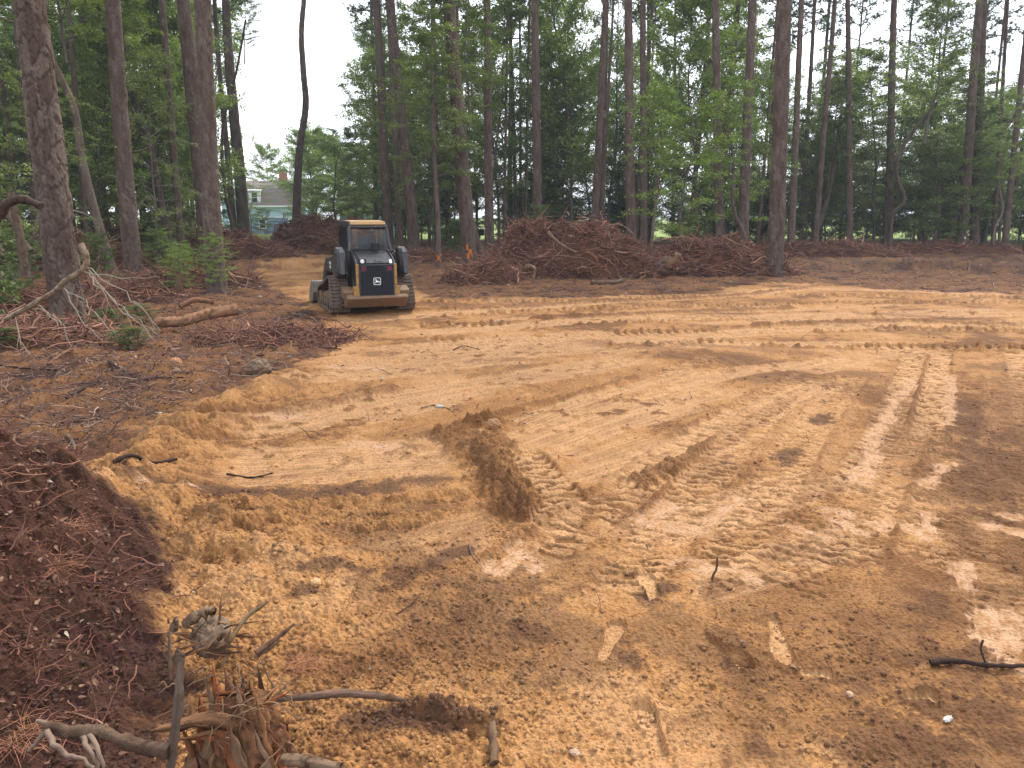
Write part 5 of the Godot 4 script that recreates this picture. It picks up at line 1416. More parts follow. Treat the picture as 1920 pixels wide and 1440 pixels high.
func scatter_litter() -> void:
	rng.seed = 99
	var where := []
	var tints := []
	for v in sticks.size():
		where.append([])
		tints.append([])
	var leaf_at := []
	var leaf_tint := []
	var tries := 0
	var n := 0
	while n < 9000 and tries < 60000:
		tries += 1
		# evenly over the view rather than over the ground
		var r := 1.0 / lerpf(1.0 / 3.2, 1.0 / 60.0, pow(rng.randf(), 0.45))
		var a := deg_to_rad(rng.randf_range(-46.0, 46.0))
		var x := r * sin(a)
		var z := -r * cos(a)
		var s := zone_at(x, z)
		var soil := s < -0.15
		if not soil and rng.randf() > 0.022:
			continue
		n += 1
		var l := rng.randf_range(0.06, 0.3) * (1.0 + r * 0.07) * (0.6 if not soil else 1.0)
		var d := Vector3(rng.randfn(), rng.randfn() * 0.12, rng.randfn())
		var v := rng.randi() % sticks.size()
		where[v].append(lying(on_ground(x, z, 0.012), d, l, rng.randf_range(0.35, 1.2) * (0.2 + l) * (0.6 if r < 8.0 else 1.0)))
		tints[v].append(brown() * (Color(1.0, 0.72, 0.62) if r < 8.0 else Color.WHITE))
		if soil or rng.randf() < 0.2:
			for q in 1:
				var p := on_ground(x + rng.randfn() * 0.3, z + rng.randfn() * 0.3, 0.015)
				var w := rng.randf_range(0.006, 0.015) * (1.0 + r * 0.08)
				leaf_at.append(Transform3D(Basis.from_euler(Vector3(rng.randfn() * 0.6, rng.randf() * TAU, rng.randfn() * 0.6)).scaled(Vector3.ONE * w), p))
				leaf_tint.append(Color(0.2, 0.115, 0.065).lerp(Color(0.09, 0.04, 0.025), rng.randf()) if rng.randf() < 0.96 else Color(0.34, 0.27, 0.19))
	for v in sticks.size():
		tag(scatter("fallen_twigs", sticks[v], mats.twig, where[v], tints[v]), "small twigs and roots strewn over the bare soil", "twigs", "strewn twigs")
	var b := Builder.new()
	for k in 6:
		var a0 := TAU * k / 6.0
		var a1 := TAU * (k + 1) / 6.0
		b.tri(Vector3.ZERO, Vector3(cos(a1) * 1.3, 0.25 * sin(a1 * 2.0), sin(a1) * (0.5 + 0.14 * (k % 3))), Vector3(cos(a0) * 1.3, 0.25 * sin(a0 * 2.0), sin(a0) * (0.5 + 0.14 * ((k + 2) % 3))), Color.WHITE)
	tag(scatter("leaf_litter", b.mesh(), mats.dead_leaf, leaf_at, leaf_tint), "dead leaves and bark chips on the topsoil", "leaf litter")
	# crumbs of soil lying on the surface
	for v in clods.size():
		var at := []
		var tint := []
		n = 0
		while n < 5000:
			var r := 1.0 / lerpf(1.0 / 2.6, 1.0 / 24.0, pow(rng.randf(), 0.7))
			var a := deg_to_rad(rng.randf_range(-45.0, 45.0))
			var x := r * sin(a)
			var z := -r * cos(a)
			var want := 0.05 + n_patch.get_noise_2d(x * 2.2, z * 2.2) * 0.6 + 0.45 * smoothstep(0.8, -1.2, x) * smoothstep(-7.0, -4.6, z) + 0.2 * smoothstep(-4.5, -3.4, z)
			if rng.randf() > want:
				n += 1 if rng.randf() < 0.3 else 0
				continue
			n += 1
			var w := (0.004 + 0.016 * pow(rng.randf(), 4.0)) * (0.7 + r * 0.07)
			at.append(Transform3D(Basis.from_euler(Vector3(rng.randfn() * 0.5, rng.randf() * TAU, rng.randfn() * 0.5)).scaled(Vector3.ONE * w), on_ground(x, z, w * 0.25)))
			tint.append(ground_color(x, z) * rng.randf_range(0.7, 1.0))
		tag(scatter("soil_crumbs", clods[v], mats.crumb, at, tint), "loose crumbs of soil on the scraped ground", "soil crumbs", "loose soil crumbs")


# the torn-out stump in the lower left corner and the roots round it
func build_stump() -> void:
	rng.seed = 55
	var foot: Vector3 = Vector3(-1.092, 0.208, -2.67)
	var t := thing("torn_stump", Vector3(foot.x, ground_y(foot.x, foot.z) - 0.1, foot.z))
	tag(t, "torn up stump with orange splintered wood and muddy roots, lower left", "stump")
	var o := t.position
	var muddy := Color(0.2, 0.115, 0.055)
	var torn := Color(0.4, 0.15, 0.06)
	var old := Color(0.3, 0.21, 0.14)
	var wood := func(called: String, line: PackedVector3Array, radii: Array, sides: int, col: Color, ragged: float) -> void:
		var pts := curve(line, 14)
		var rad := PackedFloat32Array()
		for k in pts.size():
			pts[k] -= o
			var f := float(k) / (pts.size() - 1) * (radii.size() - 1)
			rad.append(lerpf(radii[int(f)], radii[mini(int(f) + 1, radii.size() - 1)], f - int(f)))
		var b := Builder.new()
		b.tube(pts, rad, sides * 2, col)
		for k in b.v.size():
			var p := b.v[k]
			var u := b.t[k].x * TAU
			var fibre := n_fine.get_noise_2d(cos(u) * rad[0] * 26.0 + sides * 3.0, sin(u) * rad[0] * 26.0 + b.t[k].y * 0.9)
			var g := n_fine.get_noise_3d(p.x * 2.6, p.y * 2.6, p.z * 2.6)
			var h := n_grit.get_noise_3d(p.x * 1.4, p.y * 0.8, p.z * 1.4)
			b.v[k] += b.n[k] * (g * ragged + fibre * ragged * 0.8 + h * ragged * 0.35)
			b.c[k] = (col * (1.0 + 0.7 * fibre)).lerp(muddy.lerp(HUMUS, clampf(h + 0.3, 0.0, 1.0)), smoothstep(-0.1, 0.4, g + h * 0.4 - 0.1) * 0.9)
		part(called, b.mesh(), mats.wood, t)
	# body: a muddy core, and fibres of the trunk split apart round it
	wood.call("trunk", PackedVector3Array([Vector3(-1.099, 0.066, -2.66), Vector3(-1.064, 0.216, -2.66), Vector3(-1.068, 0.372, -2.68), Vector3(-1.088, 0.479, -2.7)]), [0.14, 0.135, 0.11, 0.05], 28, Color(0.44, 0.23, 0.115), 0.045)
	wood.call("trunk_foot", PackedVector3Array([Vector3(-1.193, 0.134, -2.58), Vector3(-1.185, 0.232, -2.58), Vector3(-1.163, 0.297, -2.62)]), [0.12, 0.1, 0.04], 18, Color(0.32, 0.18, 0.1), 0.04)
	var hearts := [torn * 1.5, Color(0.6, 0.32, 0.16), Color(0.4, 0.26, 0.16), Color(0.32, 0.17, 0.09), Color(0.5, 0.35, 0.23), Color(0.2, 0.11, 0.07), Color(0.45, 0.2, 0.1)]
	var shard := func(called: String, from: Vector3, to: Vector3, wide: float, col: Color) -> void:
		var b := Builder.new()
		var axis := (to - from).normalized()
		var flat := axis.cross(Vector3(rng.randfn(), rng.randfn() * 0.3, rng.randfn())).normalized()
		var edge := axis.cross(flat)
		var bits := 9
		var sides := 7
		var push := PackedFloat32Array()
		for s in sides:
			push.append(rng.randf_range(0.6, 1.2))
		for k in bits + 1:
			var f := float(k) / bits
			var mid := from.lerp(to, f) - o + flat * rng.randfn() * wide * 0.08 + edge * rng.randfn() * wide * 0.06
			for s in sides + 1:
				var q := TAU * (s % sides) / sides
				var r := push[s % sides] * wide * (1.0 - pow(f, 2.6)) * (1.0 + 0.16 * rng.randfn())
				var v := mid + flat * cos(q) * r + edge * sin(q) * r * 0.42 + axis * (rng.randfn() * wide * 0.5 if k == bits else 0.0)
				b.v.append(v)
				b.n.append((flat * cos(q) + edge * sin(q) * 1.6).normalized())
				b.c.append((col * rng.randf_range(0.75, 1.2)).lerp(muddy * 0.8, clampf(0.5 - f * 1.3 + rng.randfn() * 0.18, 0.0, 0.8)))
				b.t.append(Vector2(float(s) / sides, f))
		for k in bits:
			for s in sides:
				var q := k * (sides + 1) + s
				b.i.append_array([q, q + 1, q + sides + 1, q + 1, q + sides + 2, q + sides + 1])
		part(called, b.mesh(), mats.wood, t)
	var core: Vector3 = Vector3(-1.065, 0.141, -2.66)
	for k in 46:
		var q := k * 2.4
		var out := Vector3(cos(q), 0, sin(q))
		var reach := rng.randf_range(0.06, 0.17)
		var high := rng.randf_range(0.2, 0.47) * (1.1 - reach * 2.0)
		shard.call("splinter", core + out * reach, core + out * (reach * 0.9 + rng.randf_range(-0.03, 0.05)) + Vector3(-0.05, high, -0.02), rng.randf_range(0.026, 0.056), hearts[rng.randi() % hearts.size()])
	# wood torn out to the left and a few splinters to the right
	for k in 13:
		var from: Vector3 = Vector3(-1.071, 0.435, -2.66) + Vector3(rng.randf_range(-0.03, 0.05), rng.randf_range(-0.1, 0.06), rng.randf_range(-0.05, 0.07))
		shard.call("torn_wood", from, from + Vector3(rng.randf_range(-0.28, -0.1), rng.randf_range(-0.03, 0.05), rng.randf_range(-0.02, 0.06)), rng.randf_range(0.01, 0.026), hearts[rng.randi() % 4])
	for k in 5:
		var from: Vector3 = Vector3(-0.999, 0.431, -2.7) + Vector3(rng.randf_range(-0.02, 0.02), rng.randf_range(-0.03, 0.03), rng.randf_range(-0.03, 0.03))
		shard.call("torn_wood", from, from + Vector3(rng.randf_range(0.05, 0.16), rng.randf_range(0.02, 0.11), rng.randf_range(-0.08, 0.0)), rng.randf_range(0.006, 0.012), hearts[rng.randi() % 3])
	# roots
	wood.call("root", PackedVector3Array([Vector3(-1.04, 0.329, -2.64), Vector3(-1.115, 0.441, -2.58), Vector3(-1.199, 0.471, -2.54), Vector3(-1.273, 0.478, -2.5), Vector3(-1.347, 0.485, -2.46)]), [0.036, 0.03, 0.024, 0.014, 0.005], 12, Color(0.34, 0.19, 0.1), 0.012)
	wood.call("root", PackedVector3Array([Vector3(-1.24, 0.282, -3.3), Vector3(-1.18, 0.308, -3.36), Vector3(-1.089, 0.357, -3.44)]), [0.016, 0.012, 0.006], 8, Color(0.24, 0.14, 0.09), 0.004)
	wood.call("root", PackedVector3Array([Vector3(-1.247, 0.262, -3.3), Vector3(-1.188, 0.283, -3.34), Vector3(-1.139, 0.305, -3.38)]), [0.01, 0.007, 0.003], 8, old, 0.004)
	wood.call("root", PackedVector3Array([Vector3(-1.421, 0.263, -3.4), Vector3(-1.357, 0.347, -3.52), Vector3(-1.276, 0.393, -3.6)]), [0.012, 0.013, 0.01], 8, Color(0.4, 0.29, 0.16), 0.003)
	wood.call("root", PackedVector3Array([Vector3(-0.944, 0.455, -2.7), Vector3(-0.827, 0.437, -2.74), Vector3(-0.711, 0.41, -2.8), Vector3(-0.586, 0.372, -2.84), Vector3(-0.463, 0.352, -2.84)]), [0.012, 0.016, 0.018, 0.016, 0.008], 9, Color(0.24, 0.16, 0.12), 0.004)
	wood.call("root", PackedVector3Array([Vector3(-0.892, 0.284, -2.56), Vector3(-0.793, 0.293, -2.54), Vector3(-0.65, 0.293, -2.5)]), [0.022, 0.024, 0.02], 10, Color(0.34, 0.25, 0.17), 0.005)
	# fine roots hanging about
	for k in 70:
		var p: Vector3 = foot + Vector3(rng.randf_range(-0.22, 0.2), rng.randf_range(0.0, 0.42), rng.randf_range(-0.05, 0.14))
		var d := Vector3(rng.randfn(), rng.randfn() * 0.7 - 0.2, rng.randfn() * 0.6)
		add_twig(t, PackedVector3Array([p, p + d * 0.04, p + d * 0.08 + Vector3(0, -0.02, 0.01), p + d * 0.1 + Vector3(rng.randfn() * 0.03, -0.05, 0)]), 0.0032, 0.001, Color(0.26, 0.15, 0.085) * rng.randf_range(0.3, 0.9), "fine_root")
	# the grey clod of roots and bark behind it
	boulder("root_clod", Vector3(-1.563, 0.217, -3.55), Vector3(0.15, 0.11, 0.12), 21, Color(0.13, 0.085, 0.055), "grey lump of rotten wood and roots behind the torn stump", "clod")
	for k in 30:
		var p: Vector3 = Vector3(-1.541, 0.247, -3.5) + Vector3(rng.randf_range(-0.14, 0.14), rng.randf_range(-0.06, 0.1), rng.randf_range(0.0, 0.12))
		var e := Vector3(rng.randfn(), rng.randfn() * 0.7, rng.randfn() * 0.6)
		shard.call("bark_flake", p, p + e * 0.1, rng.randf_range(0.006, 0.014), hearts[1 + rng.randi() % 5] * 0.8)
	limb("rotten_shard", PackedVector3Array([Vector3(-1.66, 0.311, -3.52), Vector3(-1.601, 0.36, -3.54), Vector3(-1.54, 0.36, -3.56)]), 0.03, 0.022, Color(0.38, 0.28, 0.18), "pale rotten shard on top of the grey lump", "wood", "", 9, 0.25)
	limb("rotten_shard", PackedVector3Array([Vector3(-1.711, 0.316, -3.45), Vector3(-1.697, 0.34, -3.46), Vector3(-1.684, 0.369, -3.46)]), 0.016, 0.012, Color(0.45, 0.36, 0.26), "small whitish splinter left of the grey lump", "wood", "", 8, 0.25)
	rng.seed = 12
	limb("upright_stick", PackedVector3Array([Vector3(-1.255, 0.343, -2.39), Vector3(-1.231, 0.483, -2.41), Vector3(-1.218, 0.645, -2.46), Vector3(-1.231, 0.738, -2.52), Vector3(-1.245, 0.758, -2.54)]), 0.017, 0.016, Color(0.2, 0.155, 0.125), "grey brown stick standing in front of the torn stump", "stick", "", 10, 0.12)
	limb("thin_stick", PackedVector3Array([Vector3(-1.25, 0.687, -2.48), Vector3(-1.258, 0.772, -2.5), Vector3(-1.27, 0.846, -2.54)]), 0.007, 0.006, Color(0.24, 0.18, 0.14), "thin grey stick rising behind the standing stick", "stick", "", 7)
	var b := limb("forked_branch", PackedVector3Array([Vector3(-1.24, 0.459, -2.39), Vector3(-1.365, 0.425, -2.45), Vector3(-1.459, 0.466, -2.45), Vector3(-1.534, 0.497, -2.45), Vector3(-1.633, 0.493, -2.45), Vector3(-1.705, 0.515, -2.45)]), 0.026, 0.022, Color(0.24, 0.17, 0.12), "muddy forked branch lying along the bottom left", "branch", "", 12, 0.1)
	for a in [PackedVector3Array([Vector3(-1.705, 0.515, -2.45), Vector3(-1.734, 0.475, -2.45), Vector3(-1.775, 0.43, -2.45), Vector3(-1.802, 0.412, -2.45)]), PackedVector3Array([Vector3(-1.709, 0.511, -2.45), Vector3(-1.608, 0.549, -2.32), Vector3(-1.562, 0.522, -2.3), Vector3(-1.497, 0.51, -2.28), Vector3(-1.442, 0.494, -2.26)]), PackedVector3Array([Vector3(-1.705, 0.515, -2.45), Vector3(-1.726, 0.533, -2.45), Vector3(-1.749, 0.538, -2.45)]), PackedVector3Array([Vector3(-1.595, 0.479, -2.45), Vector3(-1.478, 0.529, -2.31), Vector3(-1.436, 0.478, -2.28)]), PackedVector3Array([Vector3(-1.566, 0.479, -2.45), Vector3(-1.456, 0.54, -2.32), Vector3(-1.417, 0.478, -2.28)])]:
		add_twig(b, a, 0.012, 0.006, Color(0.15, 0.1, 0.07))
	# tufts of reddish pine straw on the heap
	var tuft := 0
	for a in [[Vector3(-2.686, 0.518, -4.3), "tuft of pale reddish pine straw on the spoil heap's upper right"], [Vector3(-2.551, 0.37, -3.9), "tuft of rusty pine straw in the middle of the spoil heap"], [Vector3(-2.15, 0.263, -2.9), "tuft of pine straw on the spoil heap above the forked branch"], [Vector3(-1.105, 0.233, -3.55), "thin pine straw beside the stick behind the torn stump"]]:
		rng.seed = 300 + tuft
		tuft += 1
		var s := Builder.new()
		for k in 90:
			var from := Vector3(rng.randfn() * 0.05, rng.randf() * 0.03, rng.randfn() * 0.05)
			var way := Vector3(rng.randfn() + 0.6, rng.randfn() * 0.3 + 0.1, rng.randfn() * 0.7 + 0.3).normalized() * rng.randf_range(0.08, 0.2)
			s.tube(PackedVector3Array([from, from + way * 0.5 + Vector3(0, 0.015, 0), from + way]), PackedFloat32Array([0.0011, 0.001, 0.0005]), 3, Color(0.36, 0.16, 0.085) * rng.randf_range(0.5, 1.2), false)
		var p: Vector3 = a[0]
		var straw := part("pine_straw", s.mesh(), mats.twig, self)
		straw.position = on_ground(p.x, p.z, 0.01)
		tag(straw, a[1], "pine straw")
	# green sprigs torn off with the branches
	var sprig := 0
	for a in [[Vector2(-8.788, -16.408), "fallen sprig of green leaves right of the thick pine's foot"], [Vector2(-8.284, -16.742), "green sprig left of the peeled log"], [Vector2(-8.867, -14.389), "green sprig below the pale branch's middle"], [Vector2(-6.89, -13.494), "grey green sprig nearest to the sand, below the peeled log"], [Vector2(-8.88, -13.219), "green sprig at the left edge under the pale branch"], [Vector2(-9.951, -22.094), "green sprig behind the peeled log"]]:
		leafy_tree("fallen_sprig", "bush", sprig, on_ground(a[0].x, a[0].y, 0.02), sprig * 1.7, Vector3(0.34, 0.13, 0.34), a[1], "sprig")
		sprig += 1
	rng.seed = 818
	for k in 16:
		var at := Vector2(rng.randf_range(-26.0, -8.0), rng.randf_range(-30.0, -17.0))
		if zone_at(at.x, at.y) > -1.2 or px(at.x, at.y) > 440.0:
			continue
		var tall := rng.randf_range(0.14, 0.26)
		leafy_tree("seedling_shrub", "fresh", k, on_ground(at.x, at.y), k * 1.3, Vector3(tall * 1.2, tall, tall * 1.2), "low leafy seedling on the littered left bank, number %s from the left edge" % ["one", "two", "three", "four", "five", "six", "seven", "eight", "nine", "ten", "eleven", "twelve", "thirteen", "fourteen", "fifteen", "sixteen"][k], "shrub", "seedlings on the left bank")
	# roots and pine straw over the spoil heap
	var where := []
	var tints := []
	for v in sticks.size():
		where.append([])
		tints.append([])
	rng.seed = 77
	for k in 16000:
		var x := rng.randf_range(-6.2, -1.0)
		var z := rng.randf_range(-7.6, -1.8)
		if zone_at(x, z) > 0.02 + rng.randf() * 0.12:
			continue
		var l := 0.05 + 0.2 * pow(rng.randf(), 2.0)
		if rng.randf() < 0.04:
			l *= 2.6
		var v := rng.randi() % sticks.size()
		where[v].append(lying(on_ground(x, z, 0.012 + rng.randf() * 0.02), Vector3(rng.randfn(), rng.randfn() * 0.35, rng.randfn()), l, rng.randf_range(0.06, 0.2) * (0.12 + l * 0.5)))
		tints[v].append(brown() * Color(0.95, 0.56, 0.47))
	for v in sticks.size():
		tag(scatter("root_litter", sticks[v], mats.twig, where[v], tints[v]), "dark fine roots and pine straw covering the spoil heap", "root litter", "root litter of the spoil heap")


# ---------------------------------------------------------------- the compact track loader, seen from behind; its own axes: x to its right side, z to its rear
func mesh_of(add: Callable) -> ArrayMesh:
	var b := Builder.new()
	add.call(b)
	return b.mesh()


func place(x: float, y: float, z: float, turn := Vector3.ZERO) -> Transform3D:
	return Transform3D(Basis.from_euler(turn), Vector3(x, y, z))


func outline(a: Array) -> PackedVector2Array:
	var o := PackedVector2Array()
	for k in range(0, a.size(), 2):
		o.append(Vector2(a[k], a[k + 1]))
	return o


func boxes(list: Array, bevel := 0.012) -> ArrayMesh:
	var b := Builder.new()
	for e in list:
		b.box(place(e[0], e[1], e[2], e[6] if e.size() > 6 else Vector3.ZERO), Vector3(e[3], e[4], e[5]), bevel, Color.WHITE)
	return b.mesh()


func tubes(list: Array, radius: float, sides := 8) -> ArrayMesh:
	var b := Builder.new()
	for e in list:
		var pts: PackedVector3Array = e
		b.tube(pts, taper(pts.size(), radius, radius), sides, Color.WHITE)
	return b.mesh()


func sided(shape: Array, x0: float, x1: float, bevel := 0.012) -> ArrayMesh:
	var b := Builder.new()
	b.side(outline(shape), x0, x1, bevel, Color.WHITE)
	return b.mesh()


func disc(at: Transform3D, radius: float, deep: float, inner := 0.0) -> ArrayMesh:
	var b := Builder.new()
	var ring := PackedVector2Array()
	for k in 24:
		ring.append(Vector2(cos(TAU * k / 24.0), sin(TAU * k / 24.0)) * radius)
	b.prism(at, ring, -deep * 0.5, deep * 0.5, minf(deep * 0.25, radius * 0.12), Color.WHITE)
	if inner > 0.0:
		pass
	return b.mesh()


func dirty(called: String, r: float, g: float, b: float, dust: Color, share: float, rough: float) -> StandardMaterial3D:
	var m := paint(called, 1, 1, 1, rough)
	var base := Color(r, g, b)
	m.metallic_specular = 0.45
	m.uv1_triplanar = true
	m.uv1_scale = Vector3.ONE * 1.3
	m.albedo_texture = noise_texture(noise(FastNoiseLite.TYPE_SIMPLEX_SMOOTH, 0.02, called.length() * 7, 5), 256, ramp([[0.0, base.linear_to_srgb()], [1.0 - share - 0.12, base.linear_to_srgb()], [1.0 - share + 0.18, base.lerp(dust, 0.65).linear_to_srgb()], [1.0, dust.linear_to_srgb()]]))
	return m


func build_loader() -> void:
	var mud := Color(0.15, 0.09, 0.05)
	var black := dirty("loader_grey", 0.017, 0.018, 0.021, mud, 0.26, 0.38)
	var arm_grey := dirty("arm_grey", 0.02, 0.0215, 0.024, mud, 0.3, 0.45)
	var yellow := dirty("loader_yellow", 0.27, 0.14, 0.03, Color(0.14, 0.085, 0.045), 0.48, 0.55)
	var muddy := dirty("muddy_yellow", 0.16, 0.088, 0.036, Color(0.11, 0.066, 0.038), 0.66, 0.75)
	var rubber := dirty("track_rubber", 0.045, 0.036, 0.03, Color(0.17, 0.105, 0.062), 0.6, 0.85)
	var steel := dirty("bucket_steel", 0.1, 0.095, 0.085, Color(0.27, 0.18, 0.1), 0.5, 0.6)
	var glass := StandardMaterial3D.new()
	glass.resource_name = "cab_glass"
	glass.albedo_color = Color(0.75, 0.8, 0.8, 0.05)
	glass.transparency = BaseMaterial3D.TRANSPARENCY_ALPHA
	glass.roughness = 0.05
	var t := thing("track_loader", Vector3(-3.85, ground_y(-3.9, -19.6) - 0.01, -19.75), deg_to_rad(22.0))
	tag(t, "yellow and dark grey compact track loader seen from behind on the sandy track", "loader")
	# chassis and engine housing
	part("chassis", sided([-1.15, 0.3, 1.25, 0.3, 1.35, 0.5, 1.2, 1.0, -1.1, 0.95], -0.5, 0.5, 0.02), black, t)
	var hood := part("hood", sided([1.6, 1.2, 1.62, 1.26, 1.5, 1.36, 1.0, 1.52, 0.62, 1.52, 0.62, 0.95, 1.5, 0.95], -0.42, 0.42, 0.045), black, t)
	part("hood_side", sided([1.58, 0.5, 1.6, 1.24, 1.45, 1.36, 0.95, 1.54, 0.7, 1.54, 0.7, 0.5], -0.485, -0.425, 0.02), black, t)
	part("hood_side", sided([1.58, 0.5, 1.6, 1.24, 1.45, 1.36, 0.95, 1.54, 0.7, 1.54, 0.7, 0.5], 0.425, 0.485, 0.02), black, t)
	part("sticker", boxes([[0.36, 1.29, 1.6, 0.06, 0.1, 0.004, Vector3(-0.5, 0, 0)]], 0.001), paint("sticker_white", 0.75, 0.75, 0.72, 0.5), hood)
	part("hood_latch", boxes([[0.1, 1.285, 1.592, 0.16, 0.028, 0.014, Vector3(-0.5, 0, 0)], [-0.005, 1.3, 1.58, 0.03, 0.09, 0.014, Vector3(-0.6, 0, 0)]], 0.004), arm_grey, hood)
	for s in [-1, 1]:
		part("side_panel", boxes([[s * 0.455, 0.85, 1.635, 0.075, 0.78, 0.05]], 0.012), yellow, t)
	# rear door with its pressed honeycomb grille
	var door := part("rear_door", boxes([[0, 0.84, 1.64, 0.83, 0.76, 0.05]], 0.012), paint("grille_back", 0.012, 0.013, 0.015, 0.7), t)
	var frame_paint := paint("grille_frame", 0.03, 0.034, 0.04, 0.4)
	part("door_frame", boxes([[0, 1.21, 1.672, 0.83, 0.03, 0.025], [0, 0.475, 1.672, 0.83, 0.03, 0.025], [-0.405, 0.842, 1.672, 0.022, 0.7, 0.025], [0.405, 0.842, 1.672, 0.022, 0.7, 0.025]], 0.006), frame_paint, door)
	var comb := Builder.new()
	for row in 26:
		for col in 17:
			var at := Vector3(-0.378 + col * 0.0455 + (0.0227 if row % 2 else 0.0), 0.5 + row * 0.0272, 1.674)
			if at.x > 0.385 or (absf(at.x) < 0.1 and absf(at.y - 0.83) < 0.1) or (absf(absf(at.x) - 0.31) < 0.075 and at.y > 1.06):
				continue
			for k in 6:
				var a := Vector3(cos(TAU * (k + 0.5) / 6.0), sin(TAU * (k + 0.5) / 6.0), 0)
				var c := Vector3(cos(TAU * (k + 1.5) / 6.0), sin(TAU * (k + 1.5) / 6.0), 0)
				comb.quad(at + a * 0.0262, at + c * 0.0262, at + c * 0.0185 + Vector3(0, 0, 0.008), at + a * 0.0185 + Vector3(0, 0, 0.008), Color.WHITE)
				comb.quad(at + a * 0.0185 + Vector3(0, 0, 0.008), at + c * 0.0185 + Vector3(0, 0, 0.008), at + c * 0.0175, at + a * 0.0175, Color.WHITE)
	part("grille", comb.mesh(), paint("grille_grey", 0.035, 0.038, 0.045, 0.5), door)
	# badge: a rounded frame with a leaping deer
	var plate := Builder.new()
	var round_box := PackedVector2Array()
	for k in 32:
		var a := TAU * k / 32.0
		round_box.append(Vector2(signf(cos(a)) * pow(absf(cos(a)), 0.35), signf(sin(a)) * pow(absf(sin(a)), 0.35)) * 0.088)
	plate.prism(place(0, 0.83, 1.68), round_box, -0.008, 0.008, 0.003, Color.WHITE)
	part("badge", plate.mesh(), frame_paint, door)
	var pale := paint("badge_silver", 0.7, 0.7, 0.66, 0.35)
	var rim := Builder.new()
	for k in 32:
		var a := round_box[k]
		var c := round_box[(k + 1) % 32]
		rim.quad(Vector3(a.x, a.y + 0.83, 1.691), Vector3(c.x, c.y + 0.83, 1.691), Vector3(c.x * 0.88, c.y * 0.88 + 0.83, 1.691), Vector3(a.x * 0.88, a.y * 0.88 + 0.83, 1.691), Color.WHITE)
	var deer := outline([-0.058, -0.036, -0.03, -0.012, -0.03, 0.006, -0.036, 0.024, -0.05, 0.036, -0.042, 0.054, -0.026, 0.04, -0.016, 0.056, -0.018, 0.03, -0.008, 0.012, 0.03, 0.006, 0.05, -0.002, 0.06, -0.03, 0.05, -0.05, 0.044, -0.024, 0.028, -0.014, 0.002, -0.02, -0.016, -0.022, -0.04, -0.046])
	var flat := Geometry2D.triangulate_polygon(deer)
	for k in range(0, flat.size(), 3):
		rim.tri(Vector3(deer[flat[k]].x, deer[flat[k]].y + 0.83, 1.6915), Vector3(deer[flat[k + 1]].x, deer[flat[k + 1]].y + 0.83, 1.6915), Vector3(deer[flat[k + 2]].x, deer[flat[k + 2]].y + 0.83, 1.6915), Color.WHITE)
	part("emblem", rim.mesh(), pale, door)
	for s in [-1, 1]:
		var lamp := part("tail_light", disc(place(s * 0.31, 1.125, 1.675), 0.055, 0.025), paint("lens_red", 0.11, 0.012, 0.02, 0.25), door)
		part("lamp_surround", boxes([[s * 0.31, 1.125, 1.664, 0.135, 0.135, 0.02]], 0.006), frame_paint, lamp)
	# work lamp in the hood's left corner
	var work := part("work_light", disc(place(-0.325, 1.3, 1.612, Vector3(-0.15, 0, 0)), 0.05, 0.03), paint("lamp_glass", 0.55, 0.55, 0.52, 0.15), t)
	part("lamp_housing", boxes([[-0.32, 1.3, 1.585, 0.19, 0.13, 0.05, Vector3(-0.15, 0, 0)]], 0.02), paint("lamp_black", 0.01, 0.01, 0.011, 0.5), work)
	# air intake cap on the hood
	var cap := Builder.new()
	for e in [[1.5, 0.06], [1.53, 0.1], [1.55, 0.115], [1.57, 0.1], [1.59, 0.115], [1.61, 0.1], [1.63, 0.115], [1.67, 0.112], [1.7, 0.085]]:
		cap.t.append(Vector2(e[0], e[1]))
	var cap_line := PackedVector3Array()
	var cap_wide := PackedFloat32Array()
	for e in cap.t:
		cap_line.append(Vector3(0.13, e.x, 0.98))
		cap_wide.append(e.y)
	cap.t = PackedVector2Array()
	cap.tube(cap_line, cap_wide, 20, Color.WHITE)
	part("intake_cap", cap.mesh(), mats.lamp_black, t)
	# bumper and counterweight
	part("bumper", sided([1.3, 0.66, 1.72, 0.47, 1.74, 0.43, 1.5, 0.2, 1.1, 0.2, 1.1, 0.6], -0.74, 0.74, 0.02), muddy, t)
	for s in [-1, 1]:
		part("bumper_corner", boxes([[s * 0.68, 0.55, 1.42, 0.24, 0.2, 0.36, Vector3(0.3, 0, 0)]], 0.02), muddy, t)
		part("bumper_bracket", boxes([[s * 0.5, 0.6, 1.55, 0.12, 0.22, 0.2]], 0.015), yellow, t)
	# cab
	var cab := part("cab_floor", boxes([[0, 1.2, 0.1, 0.9, 0.5, 1.3]], 0.02), black, t)
	part("roll_bar", tubes([PackedVector3Array([Vector3(-0.52, 1.5, 1.02), Vector3(-0.47, 1.75, 0.94), Vector3(-0.455, 2.08, 0.84)]), PackedVector3Array([Vector3(0.52, 1.5, 1.02), Vector3(0.47, 1.75, 0.94), Vector3(0.455, 2.08, 0.84)]), PackedVector3Array([Vector3(-0.48, 2.09, 0.84), Vector3(0.48, 2.09, 0.84)])], 0.04, 10), black, cab)
	for s in [-1, 1]:
		part("cab_post", tubes([PackedVector3Array([Vector3(s * 0.45, 2.1, 0.8), Vector3(s * 0.45, 2.15, 0.2), Vector3(s * 0.45, 2.1, -0.55), Vector3(s * 0.46, 1.3, -0.62)]), PackedVector3Array([Vector3(s * 0.45, 1.45, 0.75), Vector3(s * 0.45, 2.1, 0.62)])], 0.035, 8), black, cab)
		var wire := Builder.new()
		for k in 22:
			var z := -0.55 + k * 0.058
			wire.box(place(s * 0.45, 1.78, z), Vector3(0.01, 0.66, 0.012), 0.002, Color.WHITE)
